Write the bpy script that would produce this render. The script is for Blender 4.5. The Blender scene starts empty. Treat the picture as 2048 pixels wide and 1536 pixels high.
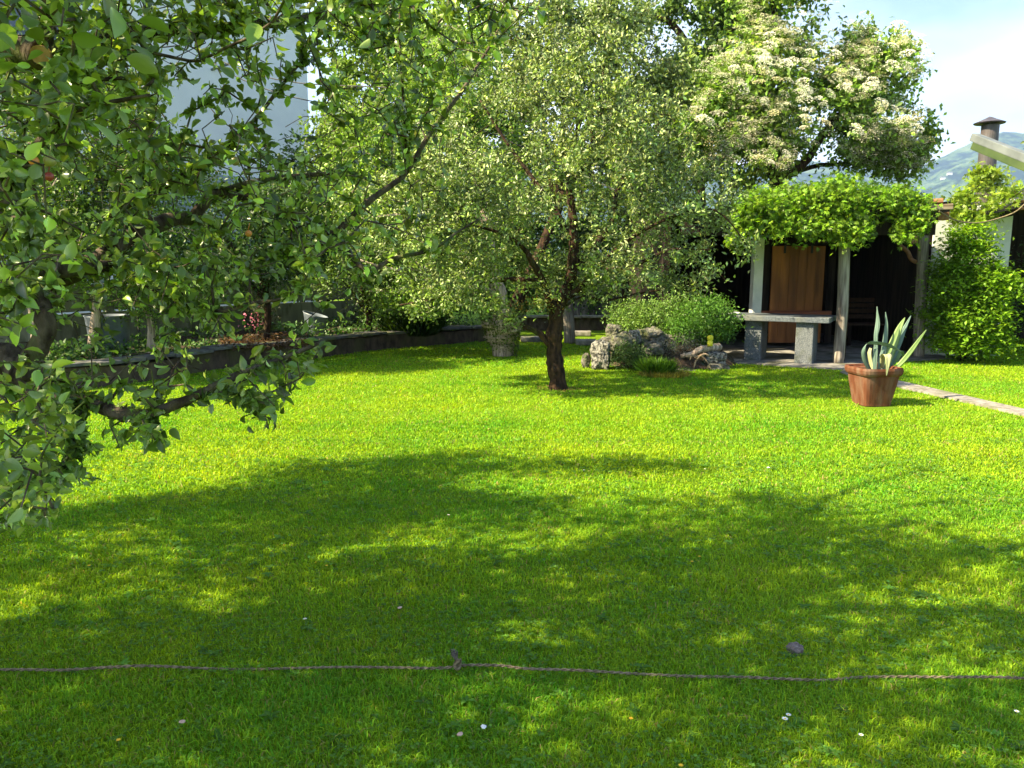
import bpy, bmesh, math, random
import numpy as np
from mathutils import Vector, Matrix, noise

rad = math.radians
R = np.random.default_rng(7)
random.seed(7)
scene = bpy.context.scene
COL = scene.collection

# ------------------------------------------------------------------ camera, sky, sun, exposure
FPX = 1550.0; CAMZ = 1.6; PITCH = rad(8.73)
cam = bpy.data.objects.new('camera', bpy.data.cameras.new('camera'))
COL.objects.link(cam)
cam.location = (0, 0, CAMZ)
cam.rotation_euler = (rad(90) - PITCH, 0, 0)
cam.data.sensor_width = 36; cam.data.lens = 36 * FPX / 2048
cam.data.clip_start = 0.05; cam.data.clip_end = 30000
scene.camera = cam

SUN_EL = rad(42)
SH = np.array([0.95, 0.31]); SH /= np.linalg.norm(SH)       # horizontal way the light travels
SHIFT = SH / math.tan(SUN_EL)                                # shadow shift per metre of height
world = bpy.data.worlds.new('World'); scene.world = world; world.use_nodes = True
wn = world.node_tree.nodes; wl = world.node_tree.links
bg = wn['Background']
sky = wn.new('ShaderNodeTexSky'); sky.sky_type = 'NISHITA'; sky.sun_disc = False
sky.sun_elevation = SUN_EL; sky.sun_rotation = math.atan2(-SH[0], -SH[1]); sky.dust_density = 1.2; sky.ozone_density = 1.0
tc = wn.new('ShaderNodeTexCoord'); mp = wn.new('ShaderNodeMapping'); mp.inputs['Scale'].default_value = (1.0, 1.0, 2.6)
mp.inputs['Location'].default_value = (0.35, 0.1, 0.2)
nz = wn.new('ShaderNodeTexNoise'); nz.inputs['Scale'].default_value = 1.7; nz.inputs['Detail'].default_value = 7; nz.inputs['Roughness'].default_value = 0.5
cr = wn.new('ShaderNodeValToRGB'); cr.color_ramp.elements[0].position = 0.28; cr.color_ramp.elements[1].position = 0.52
mx = wn.new('ShaderNodeMix'); mx.data_type = 'RGBA'
wl.new(tc.outputs['Generated'], mp.inputs['Vector']); wl.new(mp.outputs[0], nz.inputs['Vector']); wl.new(nz.outputs['Fac'], cr.inputs['Fac'])
dp = wn.new('ShaderNodeVectorMath'); dp.operation = 'DOT_PRODUCT'; dp.inputs[1].default_value = Vector((.55, .80, .22)).normalized()
mr = wn.new('ShaderNodeMapRange'); mr.inputs['From Min'].default_value = 0.60; mr.inputs['From Max'].default_value = 0.86
wl.new(tc.outputs['Generated'], dp.inputs[0]); wl.new(dp.outputs['Value'], mr.inputs['Value'])
mu = wn.new('ShaderNodeMath'); mu.operation = 'MULTIPLY'; wl.new(cr.outputs['Color'], mu.inputs[0]); wl.new(mr.outputs[0], mu.inputs[1])
wl.new(mu.outputs[0], mx.inputs['Factor']); wl.new(sky.outputs[0], mx.inputs['A'])
mx.inputs['B'].default_value = (7.4, 7.8, 8.4, 1)
wl.new(mx.outputs['Result'], bg.inputs['Color']); bg.inputs['Strength'].default_value = 0.07

sd = bpy.data.lights.new('sun', 'SUN'); sd.energy = 5.0; sd.angle = rad(0.6); sd.color = (1.0, 0.85, 0.55)
sun = bpy.data.objects.new('sun', sd); COL.objects.link(sun)
ldir = Vector((SH[0] * math.cos(SUN_EL), SH[1] * math.cos(SUN_EL), -math.sin(SUN_EL)))
sun.rotation_euler = ldir.to_track_quat('-Z', 'Y').to_euler(); sun.location = (-30, -10, 40)
vs = scene.view_settings
vs.view_transform = 'Standard'; vs.look = 'None'; vs.gamma = 1; vs.use_curve_mapping = False
vs.exposure = 2.15
scene.cycles.max_bounces = 8; scene.cycles.transparent_max_bounces = 6
scene.cycles.volume_bounces = 0

# ------------------------------------------------------------------ picture <-> place
cT, sT = math.cos(PITCH), math.sin(PITCH)
def ray(u, v):
    a = (u - 1024) / FPX; b = -(v - 768) / FPX
    return Vector((a, cT + b * sT, -sT + b * cT))
def at(u, v, Y):
    d = ray(u, v); return Vector((0, 0, CAMZ)) + d * (Y / d.y)
def gnd(u, v, z=0.0):
    d = ray(u, v); return Vector((0, 0, CAMZ)) + d * ((z - CAMZ) / d.z)
def proj(P):
    P = np.atleast_2d(P); x, y, z = P[:, 0], P[:, 1], P[:, 2] - CAMZ
    f = y * cT - z * sT; up = y * sT + z * cT
    f = np.where(f < 0.05, 0.05, f) if False else f
    return 1024 + FPX * x / f, 768 - FPX * up / f, f
def inpoly(px, py, poly):
    px = np.asarray(px); py = np.asarray(py); c = np.zeros(px.shape, bool); n = len(poly)
    for i in range(n):
        x1, y1 = poly[i]; x2, y2 = poly[(i + 1) % n]
        m = ((y1 > py) != (y2 > py)) & (px < (x2 - x1) * (py - y1) / ((y2 - y1) or 1e-9) + x1)
        c ^= m
    return c

# ------------------------------------------------------------------ materials
def newmat(name):
    m = bpy.data.materials.new(name); m.use_nodes = True
    return m, m.node_tree.nodes, m.node_tree.links, m.node_tree.nodes['Principled BSDF']
def noise_mat(name, c1, c2, scale=5, rough=0.8, bump=0.3, c3=None, s3=1.5, stretch=(1, 1, 1), spec=0.3, detail=8, bscale=None, pos=(0.35, 0.65), pos3=(0.5, 0.62), bdist=0.01):
    m, n, l, b = newmat(name)
    t = n.new('ShaderNodeTexCoord'); mpp = n.new('ShaderNodeMapping'); mpp.inputs['Scale'].default_value = stretch
    l.new(t.outputs['Object'], mpp.inputs['Vector'])
    a = n.new('ShaderNodeTexNoise'); a.inputs['Scale'].default_value = scale; a.inputs['Detail'].default_value = detail
    l.new(mpp.outputs[0], a.inputs['Vector'])
    r = n.new('ShaderNodeValToRGB'); r.color_ramp.elements[0].position = pos[0]; r.color_ramp.elements[1].position = pos[1]
    r.color_ramp.elements[0].color = (*c1, 1); r.color_ramp.elements[1].color = (*c2, 1)
    l.new(a.outputs['Fac'], r.inputs['Fac']); out = r.outputs['Color']
    if c3:
        a3 = n.new('ShaderNodeTexNoise'); a3.inputs['Scale'].default_value = s3; a3.inputs['Detail'].default_value = 6
        l.new(mpp.outputs[0], a3.inputs['Vector'])
        r3 = n.new('ShaderNodeValToRGB'); r3.color_ramp.elements[0].position = pos3[0]; r3.color_ramp.elements[1].position = pos3[1]
        l.new(a3.outputs['Fac'], r3.inputs['Fac'])
        mm = n.new('ShaderNodeMix'); mm.data_type = 'RGBA'; l.new(r3.outputs['Color'], mm.inputs['Factor'])
        l.new(out, mm.inputs['A']); mm.inputs['B'].default_value = (*c3, 1); out = mm.outputs['Result']
    l.new(out, b.inputs['Base Color']); b.inputs['Roughness'].default_value = rough; b.inputs['Specular IOR Level'].default_value = spec
    if bump:
        a2 = n.new('ShaderNodeTexNoise'); a2.inputs['Scale'].default_value = bscale or scale * 2; a2.inputs['Detail'].default_value = 8
        l.new(mpp.outputs[0], a2.inputs['Vector'])
        bp = n.new('ShaderNodeBump'); bp.inputs['Strength'].default_value = bump; bp.inputs['Distance'].default_value = bdist
        l.new(a2.outputs['Fac'], bp.inputs['Height']); l.new(bp.outputs[0], b.inputs['Normal'])
    return m
def leaf_mat(name, under=(1.0, 1.0, 1.0), transl=0.35, rough=0.45, spec=0.35, ttint=(1.25, 1.3, 0.5), umix=1.0):
    m, n, l, b = newmat(name)
    a = n.new('ShaderNodeAttribute'); a.attribute_name = 'col'
    g = n.new('ShaderNodeNewGeometry')
    mu = n.new('ShaderNodeMix'); mu.data_type = 'RGBA'; mu.blend_type = 'MULTIPLY'; mu.inputs['Factor'].default_value = umix
    l.new(a.outputs['Color'], mu.inputs['A']); mu.inputs['B'].default_value = (*under, 1)
    ms = n.new('ShaderNodeMix'); ms.data_type = 'RGBA'
    l.new(g.outputs['Backfacing'], ms.inputs['Factor']); l.new(a.outputs['Color'], ms.inputs['A']); l.new(mu.outputs['Result'], ms.inputs['B'])
    l.new(ms.outputs['Result'], b.inputs['Base Color']); b.inputs['Roughness'].default_value = rough; b.inputs['Specular IOR Level'].default_value = spec
    tm = n.new('ShaderNodeMix'); tm.data_type = 'RGBA'; tm.blend_type = 'MULTIPLY'; tm.inputs['Factor'].default_value = 1
    l.new(a.outputs['Color'], tm.inputs['A']); tm.inputs['B'].default_value = (*ttint, 1)
    t = n.new('ShaderNodeBsdfTranslucent'); l.new(tm.outputs['Result'], t.inputs['Color'])
    mixs = n.new('ShaderNodeMixShader'); mixs.inputs[0].default_value = transl
    l.new(b.outputs[0], mixs.inputs[1]); l.new(t.outputs[0], mixs.inputs[2])
    l.new(mixs.outputs[0], n['Material Output'].inputs['Surface'])
    return m
M = {}
M['apple_leaf'] = leaf_mat('apple_leaf', (2.0, 1.7, 2.8), 0.32, 0.32, 0.7)
M['grey_leaf'] = leaf_mat('grey_leaf', (1.7, 1.5, 2.1), 0.3, 0.42, 0.5)
M['leaf'] = leaf_mat('leaf', (1.25, 1.15, 1.3), 0.38, 0.45, 0.35)
M['grass'] = leaf_mat('grass', (1, 1, 1), 0.45, 0.5, 0.2, (1.5, 1.3, 0.3))
M['flower'] = leaf_mat('flower', (1, 1, 1), 0.3, 0.8, 0.1, (1, 1, 0.9))
M['bark_apple'] = noise_mat('bark_apple', (0.035, 0.024, 0.018), (0.13, 0.105, 0.08), 22, 0.95, 0.9, (0.09, 0.12, 0.03), 6, (1, 1, .45), .15, pos3=(0.54, 0.66), bdist=0.02)
M['bark_dark'] = noise_mat('bark_dark', (0.014, 0.010, 0.008), (0.07, 0.04, 0.024), 20, 0.95, 1.0, (0.05, 0.05, 0.02), 5, (1, 1, .35), .15, pos3=(0.56, 0.7), bdist=0.03)
M['bark_ivy'] = noise_mat('bark_ivy', (0.22, 0.17, 0.13), (0.62, 0.5, 0.4), 30, 0.95, 1.0, None, 5, (1, 1, .12), .15, bdist=0.03)
M['post_wood'] = noise_mat('post_wood', (0.12, 0.10, 0.085), (0.36, 0.325, 0.28), 26, 0.9, 0.6, (0.12, 0.10, 0.08), 3, (1, 1, .08), .2, pos3=(0.55, 0.75))
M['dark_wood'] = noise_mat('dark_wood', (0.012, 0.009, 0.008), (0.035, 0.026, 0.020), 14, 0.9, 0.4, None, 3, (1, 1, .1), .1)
M['door_wood'] = noise_mat('door_wood', (0.32, 0.11, 0.026), (0.52, 0.19, 0.045), 9, 0.55, 0.25, (0.10, 0.035, 0.015), 2.5, (1, 1, .12), .3, pos3=(0.5, 0.72))
M['red_wood'] = noise_mat('red_wood', (0.16, 0.045, 0.025), (0.28, 0.085, 0.045), 10, 0.6, 0.2, None, 3, (.2, 1, 1), .3)
M['log_wood'] = noise_mat('log_wood', (0.17, 0.12, 0.075), (0.36, 0.28, 0.2), 18, 0.9, 0.5, None, 3, (.2, 1, 1), .2)
M['brown_wood'] = noise_mat('brown_wood', (0.16, 0.075, 0.03), (0.3, 0.16, 0.075), 14, 0.8, 0.4)
M['bench_wood'] = noise_mat('bench_wood', (0.035, 0.016, 0.009), (0.06, 0.03, 0.015), 14, 0.8, 0.4)
M['white_paint'] = noise_mat('white_paint', (0.60, 0.64, 0.60), (0.74, 0.76, 0.72), 4, 0.75, 0.15, (0.42, 0.45, 0.38), 2.2, pos3=(0.55, 0.8))
M['facade'] = noise_mat('facade', (0.74, 0.74, 0.80), (0.80, 0.80, 0.85), 2, 0.9, 0.1)
M['granite'] = noise_mat('granite', (0.05, 0.057, 0.065), (0.19, 0.21, 0.225), 90, 0.75, 0.25, (0.07, 0.08, 0.05), 4, pos3=(0.5, 0.7), detail=3)
M['granite_top'] = noise_mat('granite_top', (0.05, 0.065, 0.08), (0.13, 0.15, 0.175), 40, 0.6, 0.2, (0.14, 0.15, 0.14), 3, pos3=(0.45, 0.65), detail=4)
M['rock'] = noise_mat('rock', (0.04, 0.038, 0.032), (0.19, 0.18, 0.15), 13, 0.95, 0.9, (0.11, 0.13, 0.05), 5, pos3=(0.52, 0.66), bdist=0.03)
M['rock_pale'] = noise_mat('rock_pale', (0.05, 0.05, 0.045), (0.29, 0.28, 0.25), 26, 0.95, 0.9, None, 5, pos=(0.42, 0.58), bdist=0.03)
M['rock_dark'] = noise_mat('rock_dark', (0.05, 0.045, 0.04), (0.20, 0.18, 0.16), 13, 0.95, 0.9, (0.06, 0.08, 0.03), 5, bdist=0.03)
M['slate'] = noise_mat('slate', (0.06, 0.06, 0.065), (0.15, 0.15, 0.16), 9, 0.8, 0.5, (0.16, 0.17, 0.08), 3, pos3=(0.5, 0.64))
M['old_wall'] = noise_mat('old_wall', (0.04, 0.027, 0.02), (0.11, 0.08, 0.06), 11, 0.95, 0.8, (0.09, 0.085, 0.04), 3, (1, 1, .5), pos3=(0.5, 0.66), bdist=0.02)
M['green_concrete'] = noise_mat('green_concrete', (0.14, 0.15, 0.105), (0.23, 0.235, 0.17), 3, 0.9, 0.3, (0.10, 0.11, 0.07), 6, (1, 1, .3))
M['paving'] = noise_mat('paving', (0.15, 0.135, 0.12), (0.30, 0.28, 0.25), 16, 0.95, 0.5, (0.14, 0.14, 0.09), 3)
M['patio'] = noise_mat('patio', (0.14, 0.135, 0.13), (0.27, 0.26, 0.245), 6, 0.9, 0.3, (0.10, 0.10, 0.07), 2)
M['terracotta'] = noise_mat('terracotta', (0.10, 0.034, 0.017), (0.155, 0.057, 0.028), 12, 0.85, 0.3, (0.17, 0.115, 0.085), 6, (1.6, 1.6, .25), .2, pos3=(0.5, 0.78))
M['soil'] = noise_mat('soil', (0.03, 0.02, 0.013), (0.09, 0.06, 0.04), 20, 1.0, 1.0, (0.03, 0.06, 0.02), 3, bdist=0.03)
M['agave'] = noise_mat('agave', (0.07, 0.125, 0.10), (0.135, 0.205, 0.165), 6, 0.5, 0.08, None, 3, (1, 1, .3), .35)
M['agave_green'] = noise_mat('agave_green', (0.09, 0.16, 0.045), (0.17, 0.25, 0.08), 6, 0.5, 0.08, None, 3, (1, 1, .3), .35)
M['agave_pale'] = noise_mat('agave_pale', (0.26, 0.28, 0.13), (0.4, 0.4, 0.22), 12, 0.55, 0.08, None, 3, (1, 1, .3), .35)
M['agave_edge'] = noise_mat('agave_edge', (0.42, 0.40, 0.26), (0.62, 0.58, 0.40), 30, 0.7, 0.1)
M['chimney'] = noise_mat('chimney', (0.05, 0.047, 0.05), (0.09, 0.083, 0.088), 5, 0.5, 0.1, (0.08, 0.06, 0.06), 2, spec=0.5)
M['cap_metal'] = noise_mat('cap_metal', (0.035, 0.03, 0.04), (0.07, 0.06, 0.075), 6, 0.5, 0.1, spec=0.5)
M['awning'] = noise_mat('awning', (0.10, 0.115, 0.12), (0.15, 0.17, 0.175), 5, 0.6, 0.1)
M['awning_green'] = noise_mat('awning_green', (0.035, 0.06, 0.02), (0.06, 0.09, 0.03), 5, 0.6, 0.1)
M['bluegrey'] = noise_mat('bluegrey', (0.26, 0.31, 0.36), (0.36, 0.41, 0.46), 5, 0.6, 0.1)
M['zinc'] = noise_mat('zinc', (0.10, 0.125, 0.155), (0.18, 0.215, 0.26), 7, 0.45, 0.1, spec=0.5)
M['rope'] = noise_mat('rope', (0.10, 0.078, 0.045), (0.28, 0.22, 0.14), 60, 0.95, 0.6)
M['fray'] = noise_mat('fray', (0.10, 0.08, 0.075), (0.2, 0.165, 0.155), 60, 0.95, 0.6)
M['cut_wood'] = noise_mat('cut_wood', (0.42, 0.22, 0.10), (0.6, 0.36, 0.18), 30, 0.8, 0.3)
M['yellow'] = noise_mat('yellow', (0.65, 0.6, 0.03), (0.75, 0.7, 0.06), 8, 0.5, 0)
M['petal_white'] = noise_mat('petal_white', (0.72, 0.72, 0.70), (0.82, 0.82, 0.8), 30, 0.7, 0)
M['petal_yellow'] = noise_mat('petal_yellow', (0.75, 0.42, 0.02), (0.85, 0.55, 0.03), 30, 0.6, 0)
M['petal_pink'] = noise_mat('petal_pink', (0.5, 0.33, 0.27), (0.62, 0.42, 0.34), 30, 0.7, 0)
M['apple_red'] = noise_mat('apple_red', (0.22, 0.03, 0.03), (0.34, 0.06, 0.05), 8, 0.35, 0, spec=0.5)
M['apple_orange'] = noise_mat('apple_orange', (0.62, 0.2, 0.04), (0.72, 0.32, 0.08), 8, 0.35, 0, spec=0.5)
M['apple_green'] = noise_mat('apple_green', (0.24, 0.3, 0.07), (0.34, 0.28, 0.10), 8, 0.35, 0, spec=0.5)
M['glass'] = noise_mat('glass', (0.05, 0.06, 0.07), (0.09, 0.1, 0.12), 2, 0.1, 0, spec=0.8)
M['iron'] = noise_mat('iron', (0.03, 0.028, 0.026), (0.06, 0.055, 0.05), 20, 0.7, 0.2)
M['hanger'] = noise_mat('hanger', (0.4, 0.3, 0.14), (0.5, 0.36, 0.18), 20, 0.7, 0.2)

# ------------------------------------------------------------------ object helpers
def tag(o, label=None, cat=None, group=None, kind=None):
    if label: o['label'] = label
    if cat: o['category'] = cat
    if group: o['group'] = group
    if kind: o['kind'] = kind
    return o
def empty(name, loc, label, cat, group=None):
    o = bpy.data.objects.new(name, None); COL.objects.link(o); o.location = loc; o.empty_display_size = 0.2
    return tag(o, label, cat, group)
def link(name, me, mat=None, parent=None):
    if mat is not None:
        for mm in (mat if isinstance(mat, (list, tuple)) else [mat]): me.materials.append(mm)
    o = bpy.data.objects.new(name, me); COL.objects.link(o)
    if parent is not None:
        o.parent = parent; o.matrix_parent_inverse = Matrix.Translation(-Vector(parent_world(parent)))
    return o
def parent_world(p):
    loc = Vector(p.location)
    return loc
def np_mesh(name, V, Fc, mat=None, parent=None, col=None, smooth=False):
    """V (n,3); Fc (m,k) faces of one size, or a list of such arrays"""
    Fs = Fc if isinstance(Fc, list) else [Fc]
    Fs = [f for f in Fs if len(f)]
    me = bpy.data.meshes.new(name); V = np.asarray(V, np.float32)
    me.vertices.add(len(V)); me.vertices.foreach_set('co', V.ravel())
    loops = np.concatenate([f.ravel() for f in Fs]).astype(np.int32)
    tot = np.concatenate([np.full(len(f), f.shape[1]) for f in Fs]).astype(np.int32)
    st = np.concatenate([[0], np.cumsum(tot)[:-1]]).astype(np.int32)
    me.loops.add(len(loops)); me.loops.foreach_set('vertex_index', loops)
    me.polygons.add(len(tot)); me.polygons.foreach_set('loop_start', st)
    if smooth: me.polygons.foreach_set('use_smooth', np.ones(len(tot), bool))
    me.update(calc_edges=True)
    if col is not None:
        at_ = me.attributes.new('col', 'FLOAT_COLOR', 'POINT')
        c = np.ones((len(V), 4), np.float32); c[:, :3] = col; at_.data.foreach_set('color', c.ravel())
    return link(name, me, mat, parent)
class MB:
    """collects boxes, tubes and lofts into one mesh"""
    def __init__(s): s.bm = bmesh.new()
    def box(s, c, size, rz=0.0, rx=0.0, ry=0.0, bev=0.0, taper=1.0):
        m = Matrix.Translation(c) @ Matrix.Rotation(rz, 4, 'Z') @ Matrix.Rotation(ry, 4, 'Y') @ Matrix.Rotation(rx, 4, 'X')
        r = bmesh.ops.create_cube(s.bm, size=1.0); vs_ = r['verts']
        for v in vs_:
            k = taper if v.co.z > 0 else 1.0
            v.co = Vector((v.co.x * size[0] * k, v.co.y * size[1] * k, v.co.z * size[2]))
        if bev:
            es = list({e for v in vs_ for e in v.link_edges})
            r2 = bmesh.ops.bevel(s.bm, geom=es, offset=bev, segments=2, affect='EDGES', profile=0.6)
            vs_ = list({v for f in r2['faces'] for v in f.verts} | {v for v in vs_ if v.is_valid})
        for v in vs_: v.co = m @ v.co
        return s
    def tube(s, pts, rads, n=10, cap=True, bump=0.0, seed=0):
        pts = [Vector(p) for p in pts]; prev = None; X = None
        if not hasattr(rads, '__len__'): rads = [rads] * len(pts)
        rings = []
        for i, p in enumerate(pts):
            t = (pts[min(i + 1, len(pts) - 1)] - pts[max(i - 1, 0)]); t = t.normalized() if t.length > 1e-9 else Vector((0, 0, 1))
            if X is None: X = t.orthogonal().normalized()
            X = (X - t * X.dot(t)).normalized(); Yv = t.cross(X); ring = []
            for k in range(n):
                a = 2 * math.pi * k / n; r = rads[i]; d = X * math.cos(a) + Yv * math.sin(a)
                if bump: r *= 1 + bump * noise.noise((p + d * rads[i]) * (0.35 / max(rads[i], .01)) + Vector((seed, 0, 0)))
                ring.append(s.bm.verts.new(p + d * r))
            rings.append(ring)
        for a, b in zip(rings, rings[1:]):
            for k in range(n): s.bm.faces.new((a[k], a[(k + 1) % n], b[(k + 1) % n], b[k]))
        if cap: s.bm.faces.new(rings[0][::-1]); s.bm.faces.new(rings[-1])
        return s
    def sheet(s, pts):
        s.bm.faces.new([s.bm.verts.new(p) for p in pts]); return s
    def blob(s, c, size, rz=0.0, amp=0.25, freq=1.6, seed=0, sub=3, rx=0.0, blocky=0.0):
        r = bmesh.ops.create_icosphere(s.bm, subdivisions=sub, radius=1.0)
        m = Matrix.Translation(c) @ Matrix.Rotation(rz, 4, 'Z') @ Matrix.Rotation(rx, 4, 'X')
        for v in r['verts']:
            d = v.co.normalized()
            if blocky:
                mxx = max(abs(d.x), abs(d.y), abs(d.z)); d = d * (1 - blocky) + d / mxx * blocky * 0.85
            nn = noise.fractal(d * freq + Vector((seed * 3.1, seed, 0)), 0.8, 2.0, 4)
            d = d * (1 + amp * nn)
            v.co = m @ Vector((d.x * size[0], d.y * size[1], d.z * size[2]))
        return s
    def build(s, name, mat=None, parent=None, smooth=False):
        bmesh.ops.recalc_face_normals(s.bm, faces=s.bm.faces[:])
        me = bpy.data.meshes.new(name); s.bm.to_mesh(me); s.bm.free()
        if smooth: me.polygons.foreach_set('use_smooth', [True] * len(me.polygons))
        return link(name, me, mat, parent)
def smooth_path(pts, k=6):
    P = np.array([list(p) for p in pts], float); out = []
    for i in range(len(P) - 1):
        p0 = P[max(i - 1, 0)]; p1 = P[i]; p2 = P[i + 1]; p3 = P[min(i + 2, len(P) - 1)]
        for j in range(k):
            t = j / k
            out.append(0.5 * ((2 * p1) + (-p0 + p2) * t + (2 * p0 - 5 * p1 + 4 * p2 - p3) * t * t + (-p0 + 3 * p1 - 3 * p2 + p3) * t ** 3))
    out.append(P[-1]); return np.array(out)

# ------------------------------------------------------------------ leaves
def unit(a): return a / np.maximum(np.linalg.norm(a, axis=-1, keepdims=True), 1e-9)
def T_oval(w=0.5, fold=0.12, curl=0.12):
    V = [(0, 0, 0)]
    for y, k in ((.14, .30), (.36, .47), (.62, .48), (.84, .27)):
        z = -curl * 1.6 * y * y; V += [(-w * k, y, fold * k * 2 + z), (0, y + .03, z), (w * k, y, fold * k * 2 + z)]
    V.append((0, 1.02, -curl * 1.7)); Q = [(0, 2, 1), (0, 3, 2), (10, 11, 13), (11, 12, 13)]
    Q4 = [(a, a + 1, a + 4, a + 3) for a in (1, 4, 7)] + [(a + 1, a + 2, a + 5, a + 4) for a in (1, 4, 7)]
    return np.array(V), [np.array(Q), np.array(Q4)]
def T_diamond(w=0.5, fold=0.1):
    V = [(0, 0, 0), (-w / 2, .5, fold), (0, 1, -.06), (w / 2, .5, fold)]
    return np.array(V), [np.array([(0, 2, 1), (0, 3, 2)])]
def T_quad(w=0.5):
    V = [(0, 0, 0), (-w / 2, .5, 0.05), (0, 1, -.05), (w / 2, .5, 0.05)]
    return np.array(V), [np.array([(0, 3, 2, 1)])]
def T_hand():
    V = []; Q = []
    for k, a in enumerate((-75, -38, 0, 38, 75)):
        a = math.radians(a); L = 1 - 0.3 * abs(a) / 1.3; b = len(V); c, s_ = math.cos(a), math.sin(a)
        V += [(0, 0, 0), (s_ * L * .5 - c * .13, c * L * .5 + s_ * .13, .05), (s_ * L, c * L, -.12), (s_ * L * .5 + c * .13, c * L * .5 - s_ * .13, .05)]
        Q.append((b, b + 3, b + 2, b + 1))
    return np.array(V), [np.array(Q)]
def scatter(P, axis, nrm, size, tmpl, col):
    """instances of a leaf template: returns V, faces list, colours"""
    TV, TF = tmpl; n = len(P)
    a = unit(axis); nn = nrm - a * np.sum(nrm * a, 1, keepdims=True); nn = unit(nn + 1e-6); x = np.cross(a, nn)
    Rm = np.stack([x, a, nn], 2)
    V = np.einsum('nij,kj->nki', Rm, TV) * size[:, None, None] + P[:, None, :]
    off = (np.arange(n) * len(TV))
    Fs = [(f[None] + off[:, None, None]).reshape(-1, f.shape[1]) for f in TF]
    return V.reshape(-1, 3), Fs, np.repeat(col, len(TV), axis=0)
def merge(parts):
    Vs, Cs, F = [], [], {}; o = 0
    for V, Fs, c in parts:
        Vs.append(V); Cs.append(c)
        for f in Fs: F.setdefault(f.shape[1], []).append(f + o)
        o += len(V)
    return np.concatenate(Vs), [np.concatenate(x) for x in F.values()], np.concatenate(Cs)
def leafcol(n, base, var=0.25, yel=0.15, clump=None, tint=(1.5, 1.25, 0.6)):
    b = np.tile(np.array(base, float), (n, 1)); b *= np.exp(R.normal(0, var, (n, 1)))
    y = np.clip(R.normal(0, 1, (n, 1)) * yel + (0 if clump is None else clump[:, None]), -0.5, 1)
    return np.clip(b * (1 + (np.array(tint) - 1) * np.maximum(y, 0) * 1.0) * (1 + 0.4 * np.minimum(y, 0)), 0.004, 0.9)
def vnoise(P, f, seed=0):
    """cheap smooth pseudo-noise -1..1"""
    P = np.asarray(P) * f + seed * 7.3
    return (np.sin(P[:, 0] * 1.7 + 1.3 * np.sin(P[:, 1] * 1.1 + seed)) + np.sin(P[:, 1] * 2.1 + 1.7 * np.sin(P[:, 2] * 1.3)) + np.sin(P[:, 2] * 1.9 + 1.1 * np.sin(P[:, 0] * 1.6 + 2))) / 3

# ------------------------------------------------------------------ growing twigs towards points
def grow(nodes, par, att, step=0.12, sag=0.06, seed=0):
    N = np.zeros((len(nodes) + len(att) * 14, 3)); n = len(nodes); N[:n] = nodes; par = list(par); tips = []
    rg = np.random.default_rng(seed)
    d0 = np.array([np.min(np.sum((N[:n] - a) ** 2, 1)) for a in att]); order = np.argsort(d0)
    for i in order:
        a = att[i]; d = np.sum((N[:n] - a) ** 2, 1); j = int(np.argmin(d)); L = math.sqrt(d[j])
        if L < step * .5: tips.append((j, a)); continue
        k = min(12, max(1, int(round(L / step)))); p0 = N[j].copy(); last = j
        side = rg.normal(0, 1, 3) * L * 0.10
        for s in range(1, k + 1):
            t = s / k; p = p0 * (1 - t) + a * t + side * math.sin(math.pi * t) + np.array([0, 0, sag * L * math.sin(math.pi * t)]) + (rg.normal(0, .012, 3) if s < k else 0)
            N[n] = p; par.append(last); last = n; n += 1
        tips.append((last, a))
    return N[:n], np.array(par), tips
def pipe(N, par, rtip, e=2.3):
    w = np.zeros(len(N)); ch = np.zeros(len(N), int)
    for i in range(len(N)):
        if par[i] >= 0: ch[par[i]] += 1
    for i in range(len(N) - 1, -1, -1):
        if ch[i] == 0: w[i] = max(w[i], rtip ** e)
        if par[i] >= 0: w[par[i]] += w[i]
    return w ** (1 / e)
def twig_mesh(N, par, rr, start, n=4, rmax=0.03):
    idx = np.arange(start, len(N)); p = par[idx]; A = N[p]; B = N[idx]; ra = np.minimum(np.minimum(rr[p], rmax), rr[idx] * 1.5); rb = np.minimum(rr[idx], rmax)
    t = unit(B - A); ref = np.tile(np.array([0.3, 0.2, 0.93]), (len(t), 1)); bad = np.abs(np.sum(t * ref, 1)) > .95; ref[bad] = (1, 0, 0)
    X = unit(np.cross(t, ref)); Y = np.cross(t, X); ang = np.arange(n) * 2 * math.pi / n
    c = np.cos(ang)[None, :, None]; s = np.sin(ang)[None, :, None]; D = X[:, None] * c + Y[:, None] * s
    V = np.concatenate([A[:, None] + D * ra[:, None, None], B[:, None] + D * rb[:, None, None]], 1)
    f = np.array([(k, (k + 1) % n, n + (k + 1) % n, n + k) for k in range(n)])
    F = (f[None] + (np.arange(len(idx)) * 2 * n)[:, None, None]).reshape(-1, 4)
    return V.reshape(-1, 3), F
def skeleton(limbs):
    """limbs: list of (pts list, r0, r1) ; returns dense nodes, parents, per node radii and paths"""
    N = []; par = []; rr = []; paths = []
    for pts, r0, r1 in limbs:
        P = smooth_path(pts, 5); r = np.linspace(r0, r1, len(P))
        if N:
            d = np.sum((np.array(N) - P[0]) ** 2, 1); j = int(np.argmin(d))
        else: j = -1
        for q, x in zip(P, r): N.append(q); par.append(j); rr.append(x); j = len(N) - 1
        paths.append((P, r))
    return np.array(N), par, np.array(rr), paths
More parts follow.
